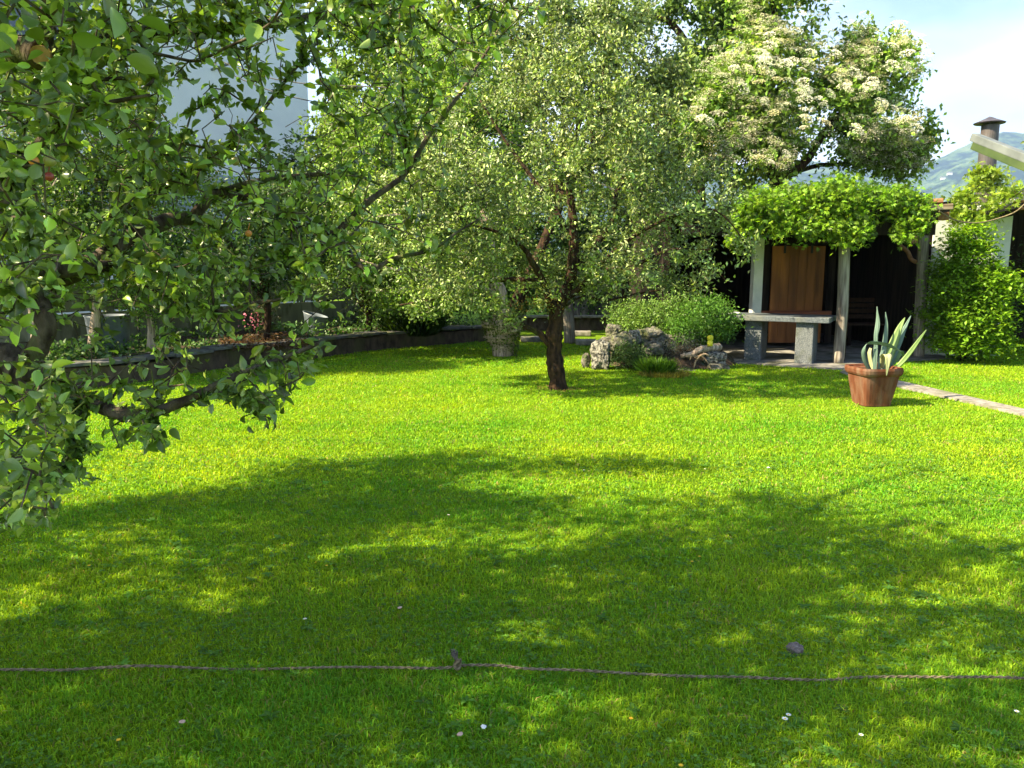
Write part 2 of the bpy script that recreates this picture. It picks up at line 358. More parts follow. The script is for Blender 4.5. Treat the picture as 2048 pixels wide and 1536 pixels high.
def leaves_on(tips, N, par, per, spread, size, base, tmpl, mat_var=(.25, .15), up=0.5, droop=0.3, flat=0.0, clumpf=0.6, seed=0, tint=(1.5, 1.25, .6), back=3, whorl=0.0, cvar=0.0):
    j = np.array([t[0] for t in tips]); P0 = N[j]; n = len(j)
    # walk leaves back along the twig
    chain = [j]
    for _ in range(back): chain.append(np.where(np.array(par)[chain[-1]] >= 0, np.array(par)[chain[-1]], chain[-1]))
    ch = np.stack(chain, 1)
    idx = np.repeat(np.arange(n), per); m = len(idx)
    pick = np.minimum((R.random(m) ** 1.4 * (back + 1)).astype(int), back); a = N[ch[idx, pick]]; b = N[ch[idx, np.minimum(pick + 1, back)]]
    t = R.random((m, 1)); C = a * (1 - t) + b * t
    if whorl:
        wq = R.random(m) < whorl; qn = (R.random(m) * 3).astype(int); pk = np.array([0, back // 2, back])[qn]; C[wq] = N[ch[idx, pk]][wq]
    C = C + R.normal(0, 1, (m, 3)) * (np.where(R.random(m) < whorl, .25, 1.0)[:, None] if whorl else 1) * np.array([spread, spread, spread * (1 - flat * .8)]) * .5
    d = unit(a - b + 1e-6)
    ax = unit(R.normal(0, 1, (m, 3)) * np.array([1, 1, 1 - flat]) + d * .8 - np.array([0, 0, droop]))
    nr = R.normal(0, 1, (m, 3)) * (1 - flat * .7) + np.array([0, 0, up * 2 + flat * 2])
    sz = size * R.uniform(.6, 1.2, m)
    cl = vnoise(C, 1 / max(clumpf, .05), seed) * .25
    lc = leafcol(m, base, mat_var[0], mat_var[1], cl, tint)
    if cvar: lc = np.clip(lc * np.exp(R.normal(0, cvar, (n, 1)))[idx], .004, .85)
    return scatter(C, ax, nr, sz, tmpl, lc)
def crown_points(n, shapes, seed=0, shell=0.55, clump=0.0):
    """shapes: (centre, radii, weight). points mostly in the outer shell; clumps leave gaps"""
    rg = np.random.default_rng(seed); W = np.array([s[2] for s in shapes], float); W /= W.sum(); out = []
    while sum(len(o) for o in out) < n:
        k = rg.choice(len(shapes), 2000, p=W); d = unit(rg.normal(0, 1, (2000, 3))); r = rg.random((2000, 1)) ** (1 / 3)
        r = np.where(rg.random((2000, 1)) < shell, np.clip(.72 + .3 * rg.random((2000, 1)), 0, 1.05), r)
        C = np.array([shapes[i][0] for i in k]); S = np.array([shapes[i][1] for i in k])
        bump_ = 1 + .16 * vnoise(d * 3, 1, seed)[:, None]
        P = C + d * r * S * bump_
        keep = vnoise(P, 1.6, seed + 3) > (clump - 1) if clump <= 0 else (vnoise(P, 2.0, seed + 3) > -1 + 1.1 * clump) | (rg.random(2000) < .25)
        out.append(P[keep & (P[:, 2] > .15)])
    return np.concatenate(out)[:n]
def tree(name, label, cat, base, limbs, att, bark, lmat, per, spread, size, lbase, tmpl, rtip=.004, sides=10, group=None, bump=.25, step=.16, tw=4, seed=0, **kw):
    e = empty(name, base, label, cat, group)
    N, par, rr, paths = skeleton(limbs); n0 = len(N)
    mb = MB()
    for i, (P, r) in enumerate(paths): mb.tube(P, r, sides if r[0] > .03 else 6, bump=bump, seed=i)
    mb.build('trunk', bark, e, smooth=True)
    N, par, tips = grow(N, par, att, step=step, seed=seed)
    r2 = pipe(N, par, rtip); V, F = twig_mesh(N, par, r2, n0, n=tw, rmax=max(.012, rr.max() * .28))
    tw_ob = np_mesh('branches', V, F, bark, e)
    V, F, c = leaves_on(tips, N, par, per, spread, size, lbase, tmpl, seed=seed, **kw)
    cr_ob = np_mesh('crown', V, F, lmat, e, c)
    return e, N, par, tips

# ================================================================== GROUND
def ground():
    m, n, l, b = newmat('lawn_soil')
    t = n.new('ShaderNodeTexCoord'); a = n.new('ShaderNodeTexNoise'); a.inputs['Scale'].default_value = 1.1; a.inputs['Detail'].default_value = 5
    f = n.new('ShaderNodeTexNoise'); f.inputs['Scale'].default_value = 70; f.inputs['Detail'].default_value = 6
    l.new(t.outputs['Object'], a.inputs['Vector']); l.new(t.outputs['Object'], f.inputs['Vector'])
    r = n.new('ShaderNodeValToRGB'); r.color_ramp.elements[0].color = (.05, .13, .008, 1); r.color_ramp.elements[1].color = (.19, .29, .015, 1)
    r.color_ramp.elements[0].position = .3; r.color_ramp.elements[1].position = .7
    ad = n.new('ShaderNodeMath'); ad.operation = 'MULTIPLY_ADD'; ad.inputs[1].default_value = .35; l.new(a.outputs['Fac'], ad.inputs[0])
    s = n.new('ShaderNodeMath'); s.operation = 'MULTIPLY'; s.inputs[1].default_value = .65; l.new(f.outputs['Fac'], s.inputs[0]); l.new(s.outputs[0], ad.inputs[2])
    l.new(ad.outputs[0], r.inputs['Fac']); l.new(r.outputs['Color'], b.inputs['Base Color']); b.inputs['Roughness'].default_value = 1; b.inputs['Specular IOR Level'].default_value = .05
    bp = n.new('ShaderNodeBump'); bp.inputs['Strength'].default_value = .8; bp.inputs['Distance'].default_value = .03; l.new(f.outputs['Fac'], bp.inputs['Height']); l.new(bp.outputs[0], b.inputs['Normal'])
    mb = MB(); mb.sheet([(-4600, -300, 0), (4600, -300, 0), (4600, 4400, 0), (-4600, 4400, 0)])
    tag(mb.build('ground', m), kind='structure')
ground()

# kerb wall path (ground points of its foot) and paved things -------------------------------
kerb_px = [(-420, 850), (-60, 800), (230, 772), (450, 737), (620, 718), (740, 702), (880, 690), (985, 682)]
KP = smooth_path([gnd(*p) for p in kerb_px], 8)[:, :2]
KN = []
for i in range(len(KP)):
    t = KP[min(i + 1, len(KP) - 1)] - KP[max(i - 1, 0)]; t /= np.linalg.norm(t); KN.append((-t[1], t[0]))
KN = np.array(KN)
path_poly = [tuple(gnd(*p))[:2] for p in [(1690, 740), (1800, 765), (1900, 788), (2048, 822), (2400, 915), (2400, 935), (2048, 834), (1900, 799), (1790, 775), (1680, 747)]]
patio_poly = [tuple(gnd(1380, 722))[:2], tuple(gnd(1452, 727))[:2], tuple(gnd(1690, 741))[:2], (5.6, 12.0), (6.1, 12.7), (7.6, 13.2), (7.6, 18.4), (2.6, 18.4)]
pot_c = gnd(1758, 815)
def lawn_ok(x, y):
    ok = ~inpoly(x, y, path_poly) & ~inpoly(x, y, patio_poly)
    ok &= np.hypot(x - pot_c.x, y - pot_c.y) > .22
    side = np.ones(len(x), bool)
    # lawn lies on the camera's side of the kerb
    for i in range(0, len(x), 50000):
        xs = x[i:i + 50000, None]; ys = y[i:i + 50000, None]
        d = (xs - KP[None, ::3, 0]) ** 2 + (ys - KP[None, ::3, 1]) ** 2; j = np.argmin(d, 1)
        k = KP[::3][j]; nn = KN[::3][j]
        side[i:i + 50000] = ((xs[:, 0] - k[:, 0]) * nn[:, 0] + (ys[:, 0] - k[:, 1]) * nn[:, 1]) < -.02
    ok &= side | (x > KP[-1, 0] + .05)
    ok &= ~((y > 17.0) & (x > -.8))
    return ok
# ------------------------------------------------------------------ grass
def grass_band(y0, y1, dens, h, w, seed, seg=True, margin=1.7):
    rg = np.random.default_rng(seed); xw = y1 * .67 + margin; area = (y1 - y0) * 2 * xw; n = int(area * dens)
    x = rg.uniform(-xw, xw, n); y = rg.uniform(y0, y1, n); k = (np.abs(x) < y * .665 + margin); x, y = x[k], y[k]
    k = lawn_ok(x, y); x, y = x[k], y[k]; n = len(x)
    P3 = np.stack([x, y, np.zeros(n)], 1)
    tall = 1 + .35 * vnoise(P3, 2.4, 5) + .3 * vnoise(P3, 9, 2)
    H = .74 * h * np.clip(tall, .4, 2) * rg.uniform(.55, 1.3, n)
    th = rg.uniform(0, 2 * math.pi, n); lean = rg.uniform(.2, 1.5, n)
    dx, dy = np.cos(th), np.sin(th); ph = th + rg.normal(0, .9, n) + math.pi / 2; wx, wy = np.cos(ph) * w / 2, np.sin(ph) * w / 2
    ww = rg.uniform(.6, 1.5, n); wx *= ww; wy *= ww
    patch = vnoise(P3, 1.15, 9) * .5 + vnoise(P3, 4.3, 4) * .35 + rg.normal(0, .35, n)
    g = np.array([.07, .295, .018]); yl = np.array([.40, .505, .014]); dry = np.array([.42, .34, .13])
    t = np.clip(.52 + .42 * patch, 0, 1)[:, None]; c = g * (1 - t) + yl * t; c *= np.exp(rg.normal(0, .22, (n, 1)))
    dm = rg.random(n) < .035 + .10 * (vnoise(P3, 5.1, 12) > .62); c[dm] = dry * rg.uniform(.6, 1.1, (dm.sum(), 1))
    z0 = np.zeros(n)
    B1 = np.stack([x - wx, y - wy, z0], 1); B2 = np.stack([x + wx, y + wy, z0], 1)
    Mx = x + dx * H * lean * .3; My = y + dy * H * lean * .3; Mz = H * .62
    M1 = np.stack([Mx - wx * .8, My - wy * .8, Mz], 1); M2 = np.stack([Mx + wx * .8, My + wy * .8, Mz], 1)
    Tp = np.stack([x + dx * H * lean, y + dy * H * lean, H * (1.05 - .38 * lean)], 1)
    if seg:
        V = np.stack([B1, B2, M2, M1, Tp], 1).reshape(-1, 3); o = (np.arange(n) * 5)[:, None]
        F = [o + np.array([[0, 1, 2, 3]]), o + np.array([[3, 2, 4]])]; return V, F, np.repeat(c, 5, 0)
    V = np.stack([B1, B2, Tp], 1).reshape(-1, 3); o = (np.arange(n) * 3)[:, None]
    return V, [o + np.array([[0, 1, 2]])], np.repeat(c, 3, 0)
def clover(y0, y1, dens, size, seed):
    rg = np.random.default_rng(seed); xw = y1 * .67 + .9; n = int((y1 - y0) * 2 * xw * dens); x = rg.uniform(-xw, xw, n); y = rg.uniform(y0, y1, n)
    P3 = np.stack([x, y, np.zeros(n)], 1); k = (vnoise(P3, 3.1, 21) > rg.uniform(-.2, .9, n)) & (np.abs(x) < y * .665 + .9); x, y = x[k], y[k]; k = lawn_ok(x, y); x, y = x[k], y[k]; n = len(x)
    P = np.stack([x, y, rg.uniform(.012, .034, n)], 1); out = []
    th = rg.uniform(0, 6.28, n)
    for q in range(3):
        a = th + q * 2.094; ax = np.stack([np.cos(a), np.sin(a), rg.normal(0.1, .25, n)], 1); nr = np.stack([rg.normal(0, .3, n), rg.normal(0, .3, n), np.ones(n)], 1)
        out.append(scatter(P, ax, nr, size * rg.uniform(.6, 1.3, n), T_quad(.85), np.tile([.10, .22, .03], (n, 1)) * np.exp(rg.normal(0, .25, (n, 1)))))
    return merge(out)
def rosettes():
    rg = np.random.default_rng(77); n = 420; x = rg.uniform(-4, 4, n); y = rg.uniform(1.8, 6.5, n) ; out = []
    k = lawn_ok(x, y); x, y = x[k], y[k]; n = len(x); tone = np.array([.10, .24, .03]) * np.exp(rg.normal(0, .25, (n, 1)))
    for q in range(7):
        a = q * .9 + rg.uniform(0, .5, n) + x * 9; L = rg.uniform(.018, .045, n)
        out.append(scatter(np.stack([x, y, np.full(n, .012)], 1), np.stack([np.cos(a), np.sin(a), rg.uniform(.2, .7, n)], 1), np.stack([-np.cos(a) * .4, -np.sin(a) * .4, np.ones(n)], 1), L, T_oval(.42, .1, .2), tone))
    return merge(out)
gp = [grass_band(1.0, 3.4, 17000, .036, .0036, 1), grass_band(3.4, 5.2, 10500, .036, .005, 2), grass_band(5.2, 8, 4600, .036, .008, 3),
      grass_band(8, 12, 2300, .038, .013, 4, False), grass_band(12, 17, 1300, .042, .019, 5, False, 0),
      clover(1.5, 3.6, 1500, .013, 6), clover(3.6, 7, 550, .017, 7), rosettes()]
V, F, c = merge(gp)
tag(np_mesh('grass', V, F, M['grass'], None, c), 'short mown lawn of bright green blades with clover', 'grass', kind='stuff')

# ================================================================== PAVING
def slab_poly(name, poly, z, mat, kind='structure', thick=.05):
    mb = MB(); bm = mb.bm
    top = [bm.verts.new((p[0], p[1], z)) for p in poly]; bot = [bm.verts.new((p[0], p[1], z - thick)) for p in poly]
    bm.faces.new(top); bm.faces.new(bot[::-1])
    for i in range(len(poly)): bm.faces.new((top[i], bot[i], bot[(i + 1) % len(poly)], top[(i + 1) % len(poly)]))
    return tag(mb.build(name, mat), kind=kind)
slab_poly('path', path_poly, .026, M['paving'])
slab_poly('patio', patio_poly, .03, M['patio'])

# ================================================================== KERB WALL, BED, FENCE
def kerb_wall():
    e = empty('kerb_wall', (KP[10][0], KP[10][1], 0), 'low weathered brown stone kerb wall curving along the left flower bed', 'wall')
    rings = []; bm = bmesh.new()
    for i, (p, n) in enumerate(zip(KP, KN)):
        h = .27 + .02 * math.sin(i * .6)
        a = [(p[0], p[1], -.02), (p[0] + n[0] * .02, p[1] + n[1] * .02, h), (p[0] + n[0] * .22, p[1] + n[1] * .22, h), (p[0] + n[0] * .24, p[1] + n[1] * .24, -.02)]
        rings.append([bm.verts.new(q) for q in a])
    for a, b in zip(rings, rings[1:]):
        for k in range(3): bm.faces.new((a[k], b[k], b[k + 1], a[k + 1]))
    mb = MB(); mb.bm.free(); mb.bm = bm; mb.build('wall_body', M['old_wall'], e)
    # flat coping slabs, loose and uneven
    rg = random.Random(4); s = 0.0; i = 0
    while i < len(KP) - 4:
        L = rg.uniform(.45, .8); p = KP[i]; n = KN[i]; t = Vector((n[1], -n[0])); j = i; acc = 0
        while j < len(KP) - 2 and acc < L: acc += np.linalg.norm(KP[j + 1] - KP[j]); j += 1
        c = (KP[i] + KP[j]) / 2; n = KN[(i + j) // 2]; tt = KP[j] - KP[i]
        m = MB(); m.box((c[0] + n[0] * .13, c[1] + n[1] * .13, .31 + rg.uniform(-.01, .02)), (np.linalg.norm(tt) * .97, .34 + rg.uniform(-.05, .05), .045), rz=math.atan2(tt[1], tt[0]) + rg.uniform(-.04, .04), rx=rg.uniform(-.03, .03), bev=.01)
        m.build('coping_stone', M['slate'], e); i = j
kerb_wall()
fence_pts = KP + KN * 2.3
bed = [tuple(p + n * .23) for p, n in zip(KP, KN)] + [tuple(p) for p in fence_pts[::-1]]
def bed_soil():
    bm = bmesh.new(); A = []; 
    for i in range(len(KP)):
        row = []
        for k in range(7):
            q = KP[i] + KN[i] * (.22 + k * .36); row.append(bm.verts.new((q[0], q[1], .22 + .05 * math.sin(i * 1.3 + k) + .02 * k)))
        A.append(row)
    for a, b in zip(A, A[1:]):
        for k in range(6): bm.faces.new((a[k], b[k], b[k + 1], a[k + 1]))
    mb = MB(); mb.bm.free(); mb.bm = bm; tag(mb.build('flower_bed', M['soil'], smooth=True), kind='structure')
bed_soil()
def fence():
    P = fence_pts[10:]; e = empty('concrete_fence', (P[0][0], P[0][1], 0), 'greenish grey concrete panel fence behind the left flower bed', 'fence')
    n = 7; idx = np.linspace(0, len(P) - 1, n + 1).astype(int)
    for a, b in zip(idx, idx[1:]):
        A, B = P[a], P[b]; c = (A + B) / 2; d = B - A; L = np.linalg.norm(d); an = math.atan2(d[1], d[0])
        m = MB(); m.box((c[0], c[1], .42), (L - .03, .06, .84), rz=an, bev=.006); m.build('lower_panel', M['green_concrete'], e)
        m = MB(); m.box((c[0], c[1], 1.08), (L - .03, .06, .42), rz=an, bev=.006); m.build('upper_panel', M['green_concrete'], e)
        m = MB(); m.box((A[0], A[1], .68), (.11, .13, 1.36), rz=an, bev=.008); m.build('post', M['green_concrete'], e)
fence()

# ================================================================== BIG HOUSE BEHIND, LEFT
def house():
    o = Vector((-6.2, 24.6, 0)); d = Vector((.67, .742, 0)).normalized(); nrm = Vector((.742, -.67, 0)); an = math.atan2(d.y, d.x)
    e = empty('apartment_house', o, 'large plain white house in shade seen through the apple branches', 'house')
    L = 30; W_ = 11; H = 11.5
    c = o - d * L / 2 - nrm * W_ / 2
    m = MB(); m.box((c.x, c.y, H / 2 - .1), (L, W_, H), rz=an); m.build('wall', M['facade'], e)
    m = MB(); m.box((c.x, c.y, H + .05), (L + .8, W_ + .8, .3), rz=an); m.build('roof', M['slate'], e)
    m = MB(); p = o - d * 1.2 * 0 - d * 15 + nrm * .03; m.box((p.x, p.y, 3.05), (29.6, .05, 6.1 - 4.0), rz=an)
    # ribbed shutter band low on the facade
    for k in range(70):
        q = o - d * (.6 + k * .41) + nrm * .07; m.box((q.x, q.y, 3.05), (.07, .06, 2.1), rz=an)
    m.build('ribbed_cladding', M['bluegrey'], e)
    for s, z in ((7.5, 6.1), (14.5, 6.1), (21, 6.1)):
        q = o - d * s + nrm * .5; b = MB(); b.box((q.x, q.y, z), (3.0, 1.0, .16), rz=an, bev=.01); bo = b.build('balcony', M['facade'], e)
        r_ = MB(); q2 = o - d * s + nrm * .97
        for zz in (.35, .6, .85, 1.1): r_.box((q2.x, q2.y, z + zz), (2.9, .03, .03), rz=an)
        for k in range(9):
            q3 = q2 + d * (-1.42 + k * .355); r_.box((q3.x, q3.y, z + .6), (.025, .035, 1.05), rz=an)
        x = r_.build('railing', M['awning'], bo); x.parent = bo; x.matrix_parent_inverse = Matrix.Identity(4); x.location = (0, 0, 0); 
        w = MB(); q = o - d * s + nrm * .015; w.box((q.x, q.y, z + 1.15), (1.7, .04, 2.1), rz=an); wo = w.build('window', M['awning'], e)
        for sx in (-.41, .41):
            g_ = MB(); q4 = o - d * (s + sx) + nrm * .04; g_.box((q4.x, q4.y, z + 1.15), (.72, .03, 1.95), rz=an); y = g_.build('pane', M['glass'], wo); y.matrix_parent_inverse = Matrix.Identity(4)
    # fold-out awning arm
    m = MB(); a = at(385, 152, 22.5); b = at(505, 112, 22.0); m.tube([a, b], .035, 6)
    m.tube([at(385, 152, 22.5), at(385, 152, 22.5) - nrm * 2.5], .03, 6); m.build('awning_arm', M['awning'], e)
house()
def cable():
    m = MB(); a = at(380, 92, 19); b = at(700, 172, 16); P = [a.lerp(b, t) + Vector((0, 0, -.25 * math.sin(math.pi * t))) for t in np.linspace(-1.2, 2.2, 24)]
    m.tube(P, .012, 5); tag(m.build('overhead_cable', M['iron']), 'thin dark overhead cable crossing in front of the white house', 'cable')
    m = MB(); a = at(400, 115, 19.4); b = at(720, 214, 16.3); P = [a.lerp(b, t) + Vector((0, 0, -.25 * math.sin(math.pi * t))) for t in np.linspace(-1.2, 2.2, 24)]
    m.tube(P, .012, 5); tag(m.build('overhead_cable', M['iron']), 'lower of two thin dark cables before the white house', 'cable')
cable()

# ================================================================== MOUNTAIN
def mountain():
    prof = [(-400, 380), (200, 300), (900, 330), (1300, 345), (1560, 318), (1640, 322), (1780, 345), (1852, 306), (1885, 290), (1925, 272), (1962, 258), (2005, 262), (2048, 246), (2250, 205), (2600, 170), (3100, 230)]
    nu, nd = 240, 46; us = np.linspace(-400, 2450, nu); pv = np.interp(us, [p[0] for p in prof], [p[1] for p in prof])
    D = np.linspace(1500, 4200, nd); V = []
    pk = .74
    for j, Y in enumerate(D):
        t = j / (nd - 1)
        for i, u in enumerate(us):
            top = at(u, pv[i], D[int(pk * (nd - 1))]).z
            x = (u - 1024) / FPX * 1.0 * Y * 1.01
            prof_t = (t / pk) ** 1.25 if t < pk else 1 - (t - pk) / (1 - pk) * .5
            nn = noise.fractal(Vector((x / 420, Y / 420, 3)), .9, 2.1, 6)
            n2 = noise.fractal(Vector((u / 60, Y / 200, 8)), .9, 2.1, 4)
            z = top * prof_t + nn * 70 * math.sin(math.pi * min(t / pk, 1)) + (n2 * 14 if t > .2 else 0)
            V.append((x, Y, z - 6))
    idx = np.arange(nu * nd).reshape(nd, nu)
    F = np.stack([idx[:-1, :-1].ravel(), idx[:-1, 1:].ravel(), idx[1:, 1:].ravel(), idx[1:, :-1].ravel()], 1)
    m, n, l, b = newmat('mountain')
    t = n.new('ShaderNodeTexCoord'); a = n.new('ShaderNodeTexNoise'); a.inputs['Scale'].default_value = .011; a.inputs['Detail'].default_value = 10; a.inputs['Roughness'].default_value = .72
    l.new(t.outputs['Object'], a.inputs['Vector']); r = n.new('ShaderNodeValToRGB')
    r.color_ramp.elements[0].position = .47; r.color_ramp.elements[1].position = .53
    r.color_ramp.elements[0].color = (.012, .024, .018, 1); r.color_ramp.elements[1].color = (.05, .09, .04, 1)
    x = r.color_ramp.elements.new(.62); x.color = (.11, .15, .07, 1)
    l.new(a.outputs['Fac'], r.inputs['Fac']); l.new(r.outputs['Color'], b.inputs['Base Color']); b.inputs['Roughness'].default_value = 1; b.inputs['Specular IOR Level'].default_value = 0
    tag(np_mesh('mountain', np.array(V), F, m, smooth=True), kind='structure')
    # farmhouses on the meadows
    g = 'small houses on the mountain slope'
    for i, (u, v, lab) in enumerate([(1905, 353, 'tiny pale farmhouse on the hazy slope just left of the chimney'), (1893, 356, 'tiny white barn left of the farmhouse on the hazy slope')]):
        Y = 2300; Vv = np.array(V); uu, vv, f = proj(Vv); k = np.argmin((uu - u) ** 2 + (vv - v) ** 2 + (f > 3300) * 1e6); c = V[k]
        e = empty('farmhouse', c, lab, 'house', g)
        q = MB(); q.box((c[0], c[1], c[2] + 4), (16, 11, 9)); q.build('wall', M['white_paint'], e)
        q = MB(); q.tube([(c[0] - 9, c[1], c[2] + 8.5), (c[0] + 9, c[1], c[2] + 8.5)], 6.5, 3); q.build('roof', M['slate'], e)
mountain()

# ================================================================== PERGOLA / SHED
PX0, PX1 = 2.95, 7.15
def pergola():
    e = empty('pergola', (5.2, 12.6, 0), 'open dark timber shelter with lean-to roof overgrown by vine', 'shelter')
    # grey weathered posts
    def post(pts, r0, r1, lab):
        m = MB(); m.tube(smooth_path(pts, 5), np.linspace(r0, r1, (len(pts) - 1) * 5 + 1), 12, bump=.12, seed=r0 * 100); o = m.build('post', M['post_wood'], e, smooth=True); o['label'] = lab
    b1 = gnd(1676, 729); t1 = at(1689, 478, b1.y); md = at(1685, 610, b1.y)
    post([b1, md, t1, t1 + Vector((0, 0, .2))], .088, .082, 'round grey weathered post right of the stone table')
    b2 = gnd(1836, 716); t2 = at(1847, 478, b2.y); post([b2, at(1841, 600, b2.y), t2, t2 + Vector((0, 0, .2))], .095, .085, 'grey weathered post at the edge of the white wall')
    zt = t1.z
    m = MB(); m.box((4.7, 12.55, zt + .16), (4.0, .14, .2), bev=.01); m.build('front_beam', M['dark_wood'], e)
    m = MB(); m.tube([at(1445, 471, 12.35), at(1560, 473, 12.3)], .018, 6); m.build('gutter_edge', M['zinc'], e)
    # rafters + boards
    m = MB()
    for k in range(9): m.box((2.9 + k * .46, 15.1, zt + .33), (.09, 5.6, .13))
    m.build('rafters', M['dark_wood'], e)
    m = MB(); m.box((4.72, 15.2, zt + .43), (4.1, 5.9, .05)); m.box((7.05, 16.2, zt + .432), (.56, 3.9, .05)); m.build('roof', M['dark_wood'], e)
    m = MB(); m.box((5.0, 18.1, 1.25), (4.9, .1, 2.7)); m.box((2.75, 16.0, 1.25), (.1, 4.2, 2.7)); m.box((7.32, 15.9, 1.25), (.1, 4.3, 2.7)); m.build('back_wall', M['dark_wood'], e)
    # small beam ends sticking out at right
    m = MB(); m.tube([at(1846, 404, 12.5), at(1886, 402, 12.4)], .045, 9); m.build('beam_end', M['brown_wood'], e)
    m = MB(); c = at(1876, 415, 12.3); m.box(c, (.42, .12, .09), bev=.012, ry=-.06); m.build('beam_end', M['log_wood'], e)
    m = MB(); c = at(1878, 431, 12.5); m.box(c, (.25, .16, .15), bev=.012); m.build('beam_end', M['brown_wood'], e)
    # door leaf hanging on a rail
    Yd = 15.1; a = at(1545, 492, Yd); b = at(1651, 492, Yd); w = b.x - a.x; zt2 = a.z; zb = .1
    do = MB()
    for k in range(6): do.box((a.x + w * (k + .5) / 6, Yd, (zt2 + zb) / 2), (w / 6 - .004, .04, zt2 - zb), bev=.003)
    d = do.build('door', M['door_wood'], e)
    for u in (1570, 1624):
        m = MB(); c = at(u, 498, Yd - .03); m.box((c.x, Yd - .035, c.z), (.04, .02, .16)); h = m.build('hinge', M['iron'], d); h.matrix_parent_inverse = Matrix.Identity(4)
    m = MB()
    for u in (1532, 1662): c = at(u, 560, Yd); m.box((c.x, Yd + .02, 1.05), (.13, .05, 1.9))
    m.box(((a.x + b.x) / 2, Yd + .02, zt2 + .08), (w + .3, .05, .12)); m.build('door_frame', M['dark_wood'], e)
    c = at(1590, 628, 14.75); m = MB(); m.box((c.x, 14.75, c.z), (1.35, .1, .12), bev=.01); m.build('red_rail', M['red_wood'], e)
    m = MB(); c = at(1513, 560, 14.3); m.box((c.x, 14.3, 1.15), (.17, .2, 2.3), bev=.008); o = m.build('pillar', M['white_paint'], e); o['label'] = 'white painted square pillar'
    # curved brace
    m = MB(); m.tube(smooth_path([at(1801, 492, 13.6), at(1815, 503, 13.5), at(1822, 518, 13.4), at(1832, 524, 13.3)], 4), .035, 8); m.build('brace', M['brown_wood'], e)
pergola()
def bench():
    c = at(1728, 662, 15.4); e = empty('slatted_bench', (c.x, 15.4, .03), 'dark brown slatted bench in the shade behind the agave', 'bench')
    m = MB()
    for k in range(4): m.box((c.x, 15.6 + k * .01, .58 + k * .11), (.95, .025, .08), bev=.004)
    m.build('backrest', M['bench_wood'], e)
    m = MB()
    for k in range(4): m.box((c.x, 15.15 + k * .12, .45), (.95, .09, .03), bev=.004)
    m.build('seat', M['bench_wood'], e)
    for sx in (-.4, .4):
        for y in (15.15, 15.55): m = MB(); m.box((c.x + sx, y, .24), (.06, .06, .4)); m.build('leg', M['dark_wood'], e)
bench()
def stone_table():
    d = Vector((.87, -.49, 0)).normalized(); an = math.atan2(d.y, d.x); n = Vector((-.49, -.87, 0))
    l1 = gnd(1500, 724); l2 = gnd(1602, 731); zt = .80
    e = empty('stone_table', ((l1.x + l2.x) / 2, (l1.y + l2.y) / 2, .03), 'grey granite table on two block legs on the patio', 'table')
    for p in (l1, l2):
        c = p - n * .28 + d * .02; m = MB(); m.box((c.x, c.y, .03 + .32), (.27, .5, .68), rz=an, bev=.015); m.build('leg', M['granite'], e)
    r = at(1664, 640, l2.y - .15); right = Vector((r.x, r.y, 0)); left = right - d * 2.35
    c = (left + right) / 2 - n * .32; m = MB(); m.box((c.x, c.y, .70 + .035), (2.3, .85, .085), rz=an, bev=.012); m.build('tabletop', M['granite_top'], e)
    q = MB(); p = at(1470, 634, 12.9); q.blob((p.x, 12.95, .80), (.12, .07, .028), amp=.3, seed=4); tag(q.build('cloth', M['petal_white'], smooth=True), 'small crumpled pale cloth on the left end of the granite table', 'cloth')
stone_table()
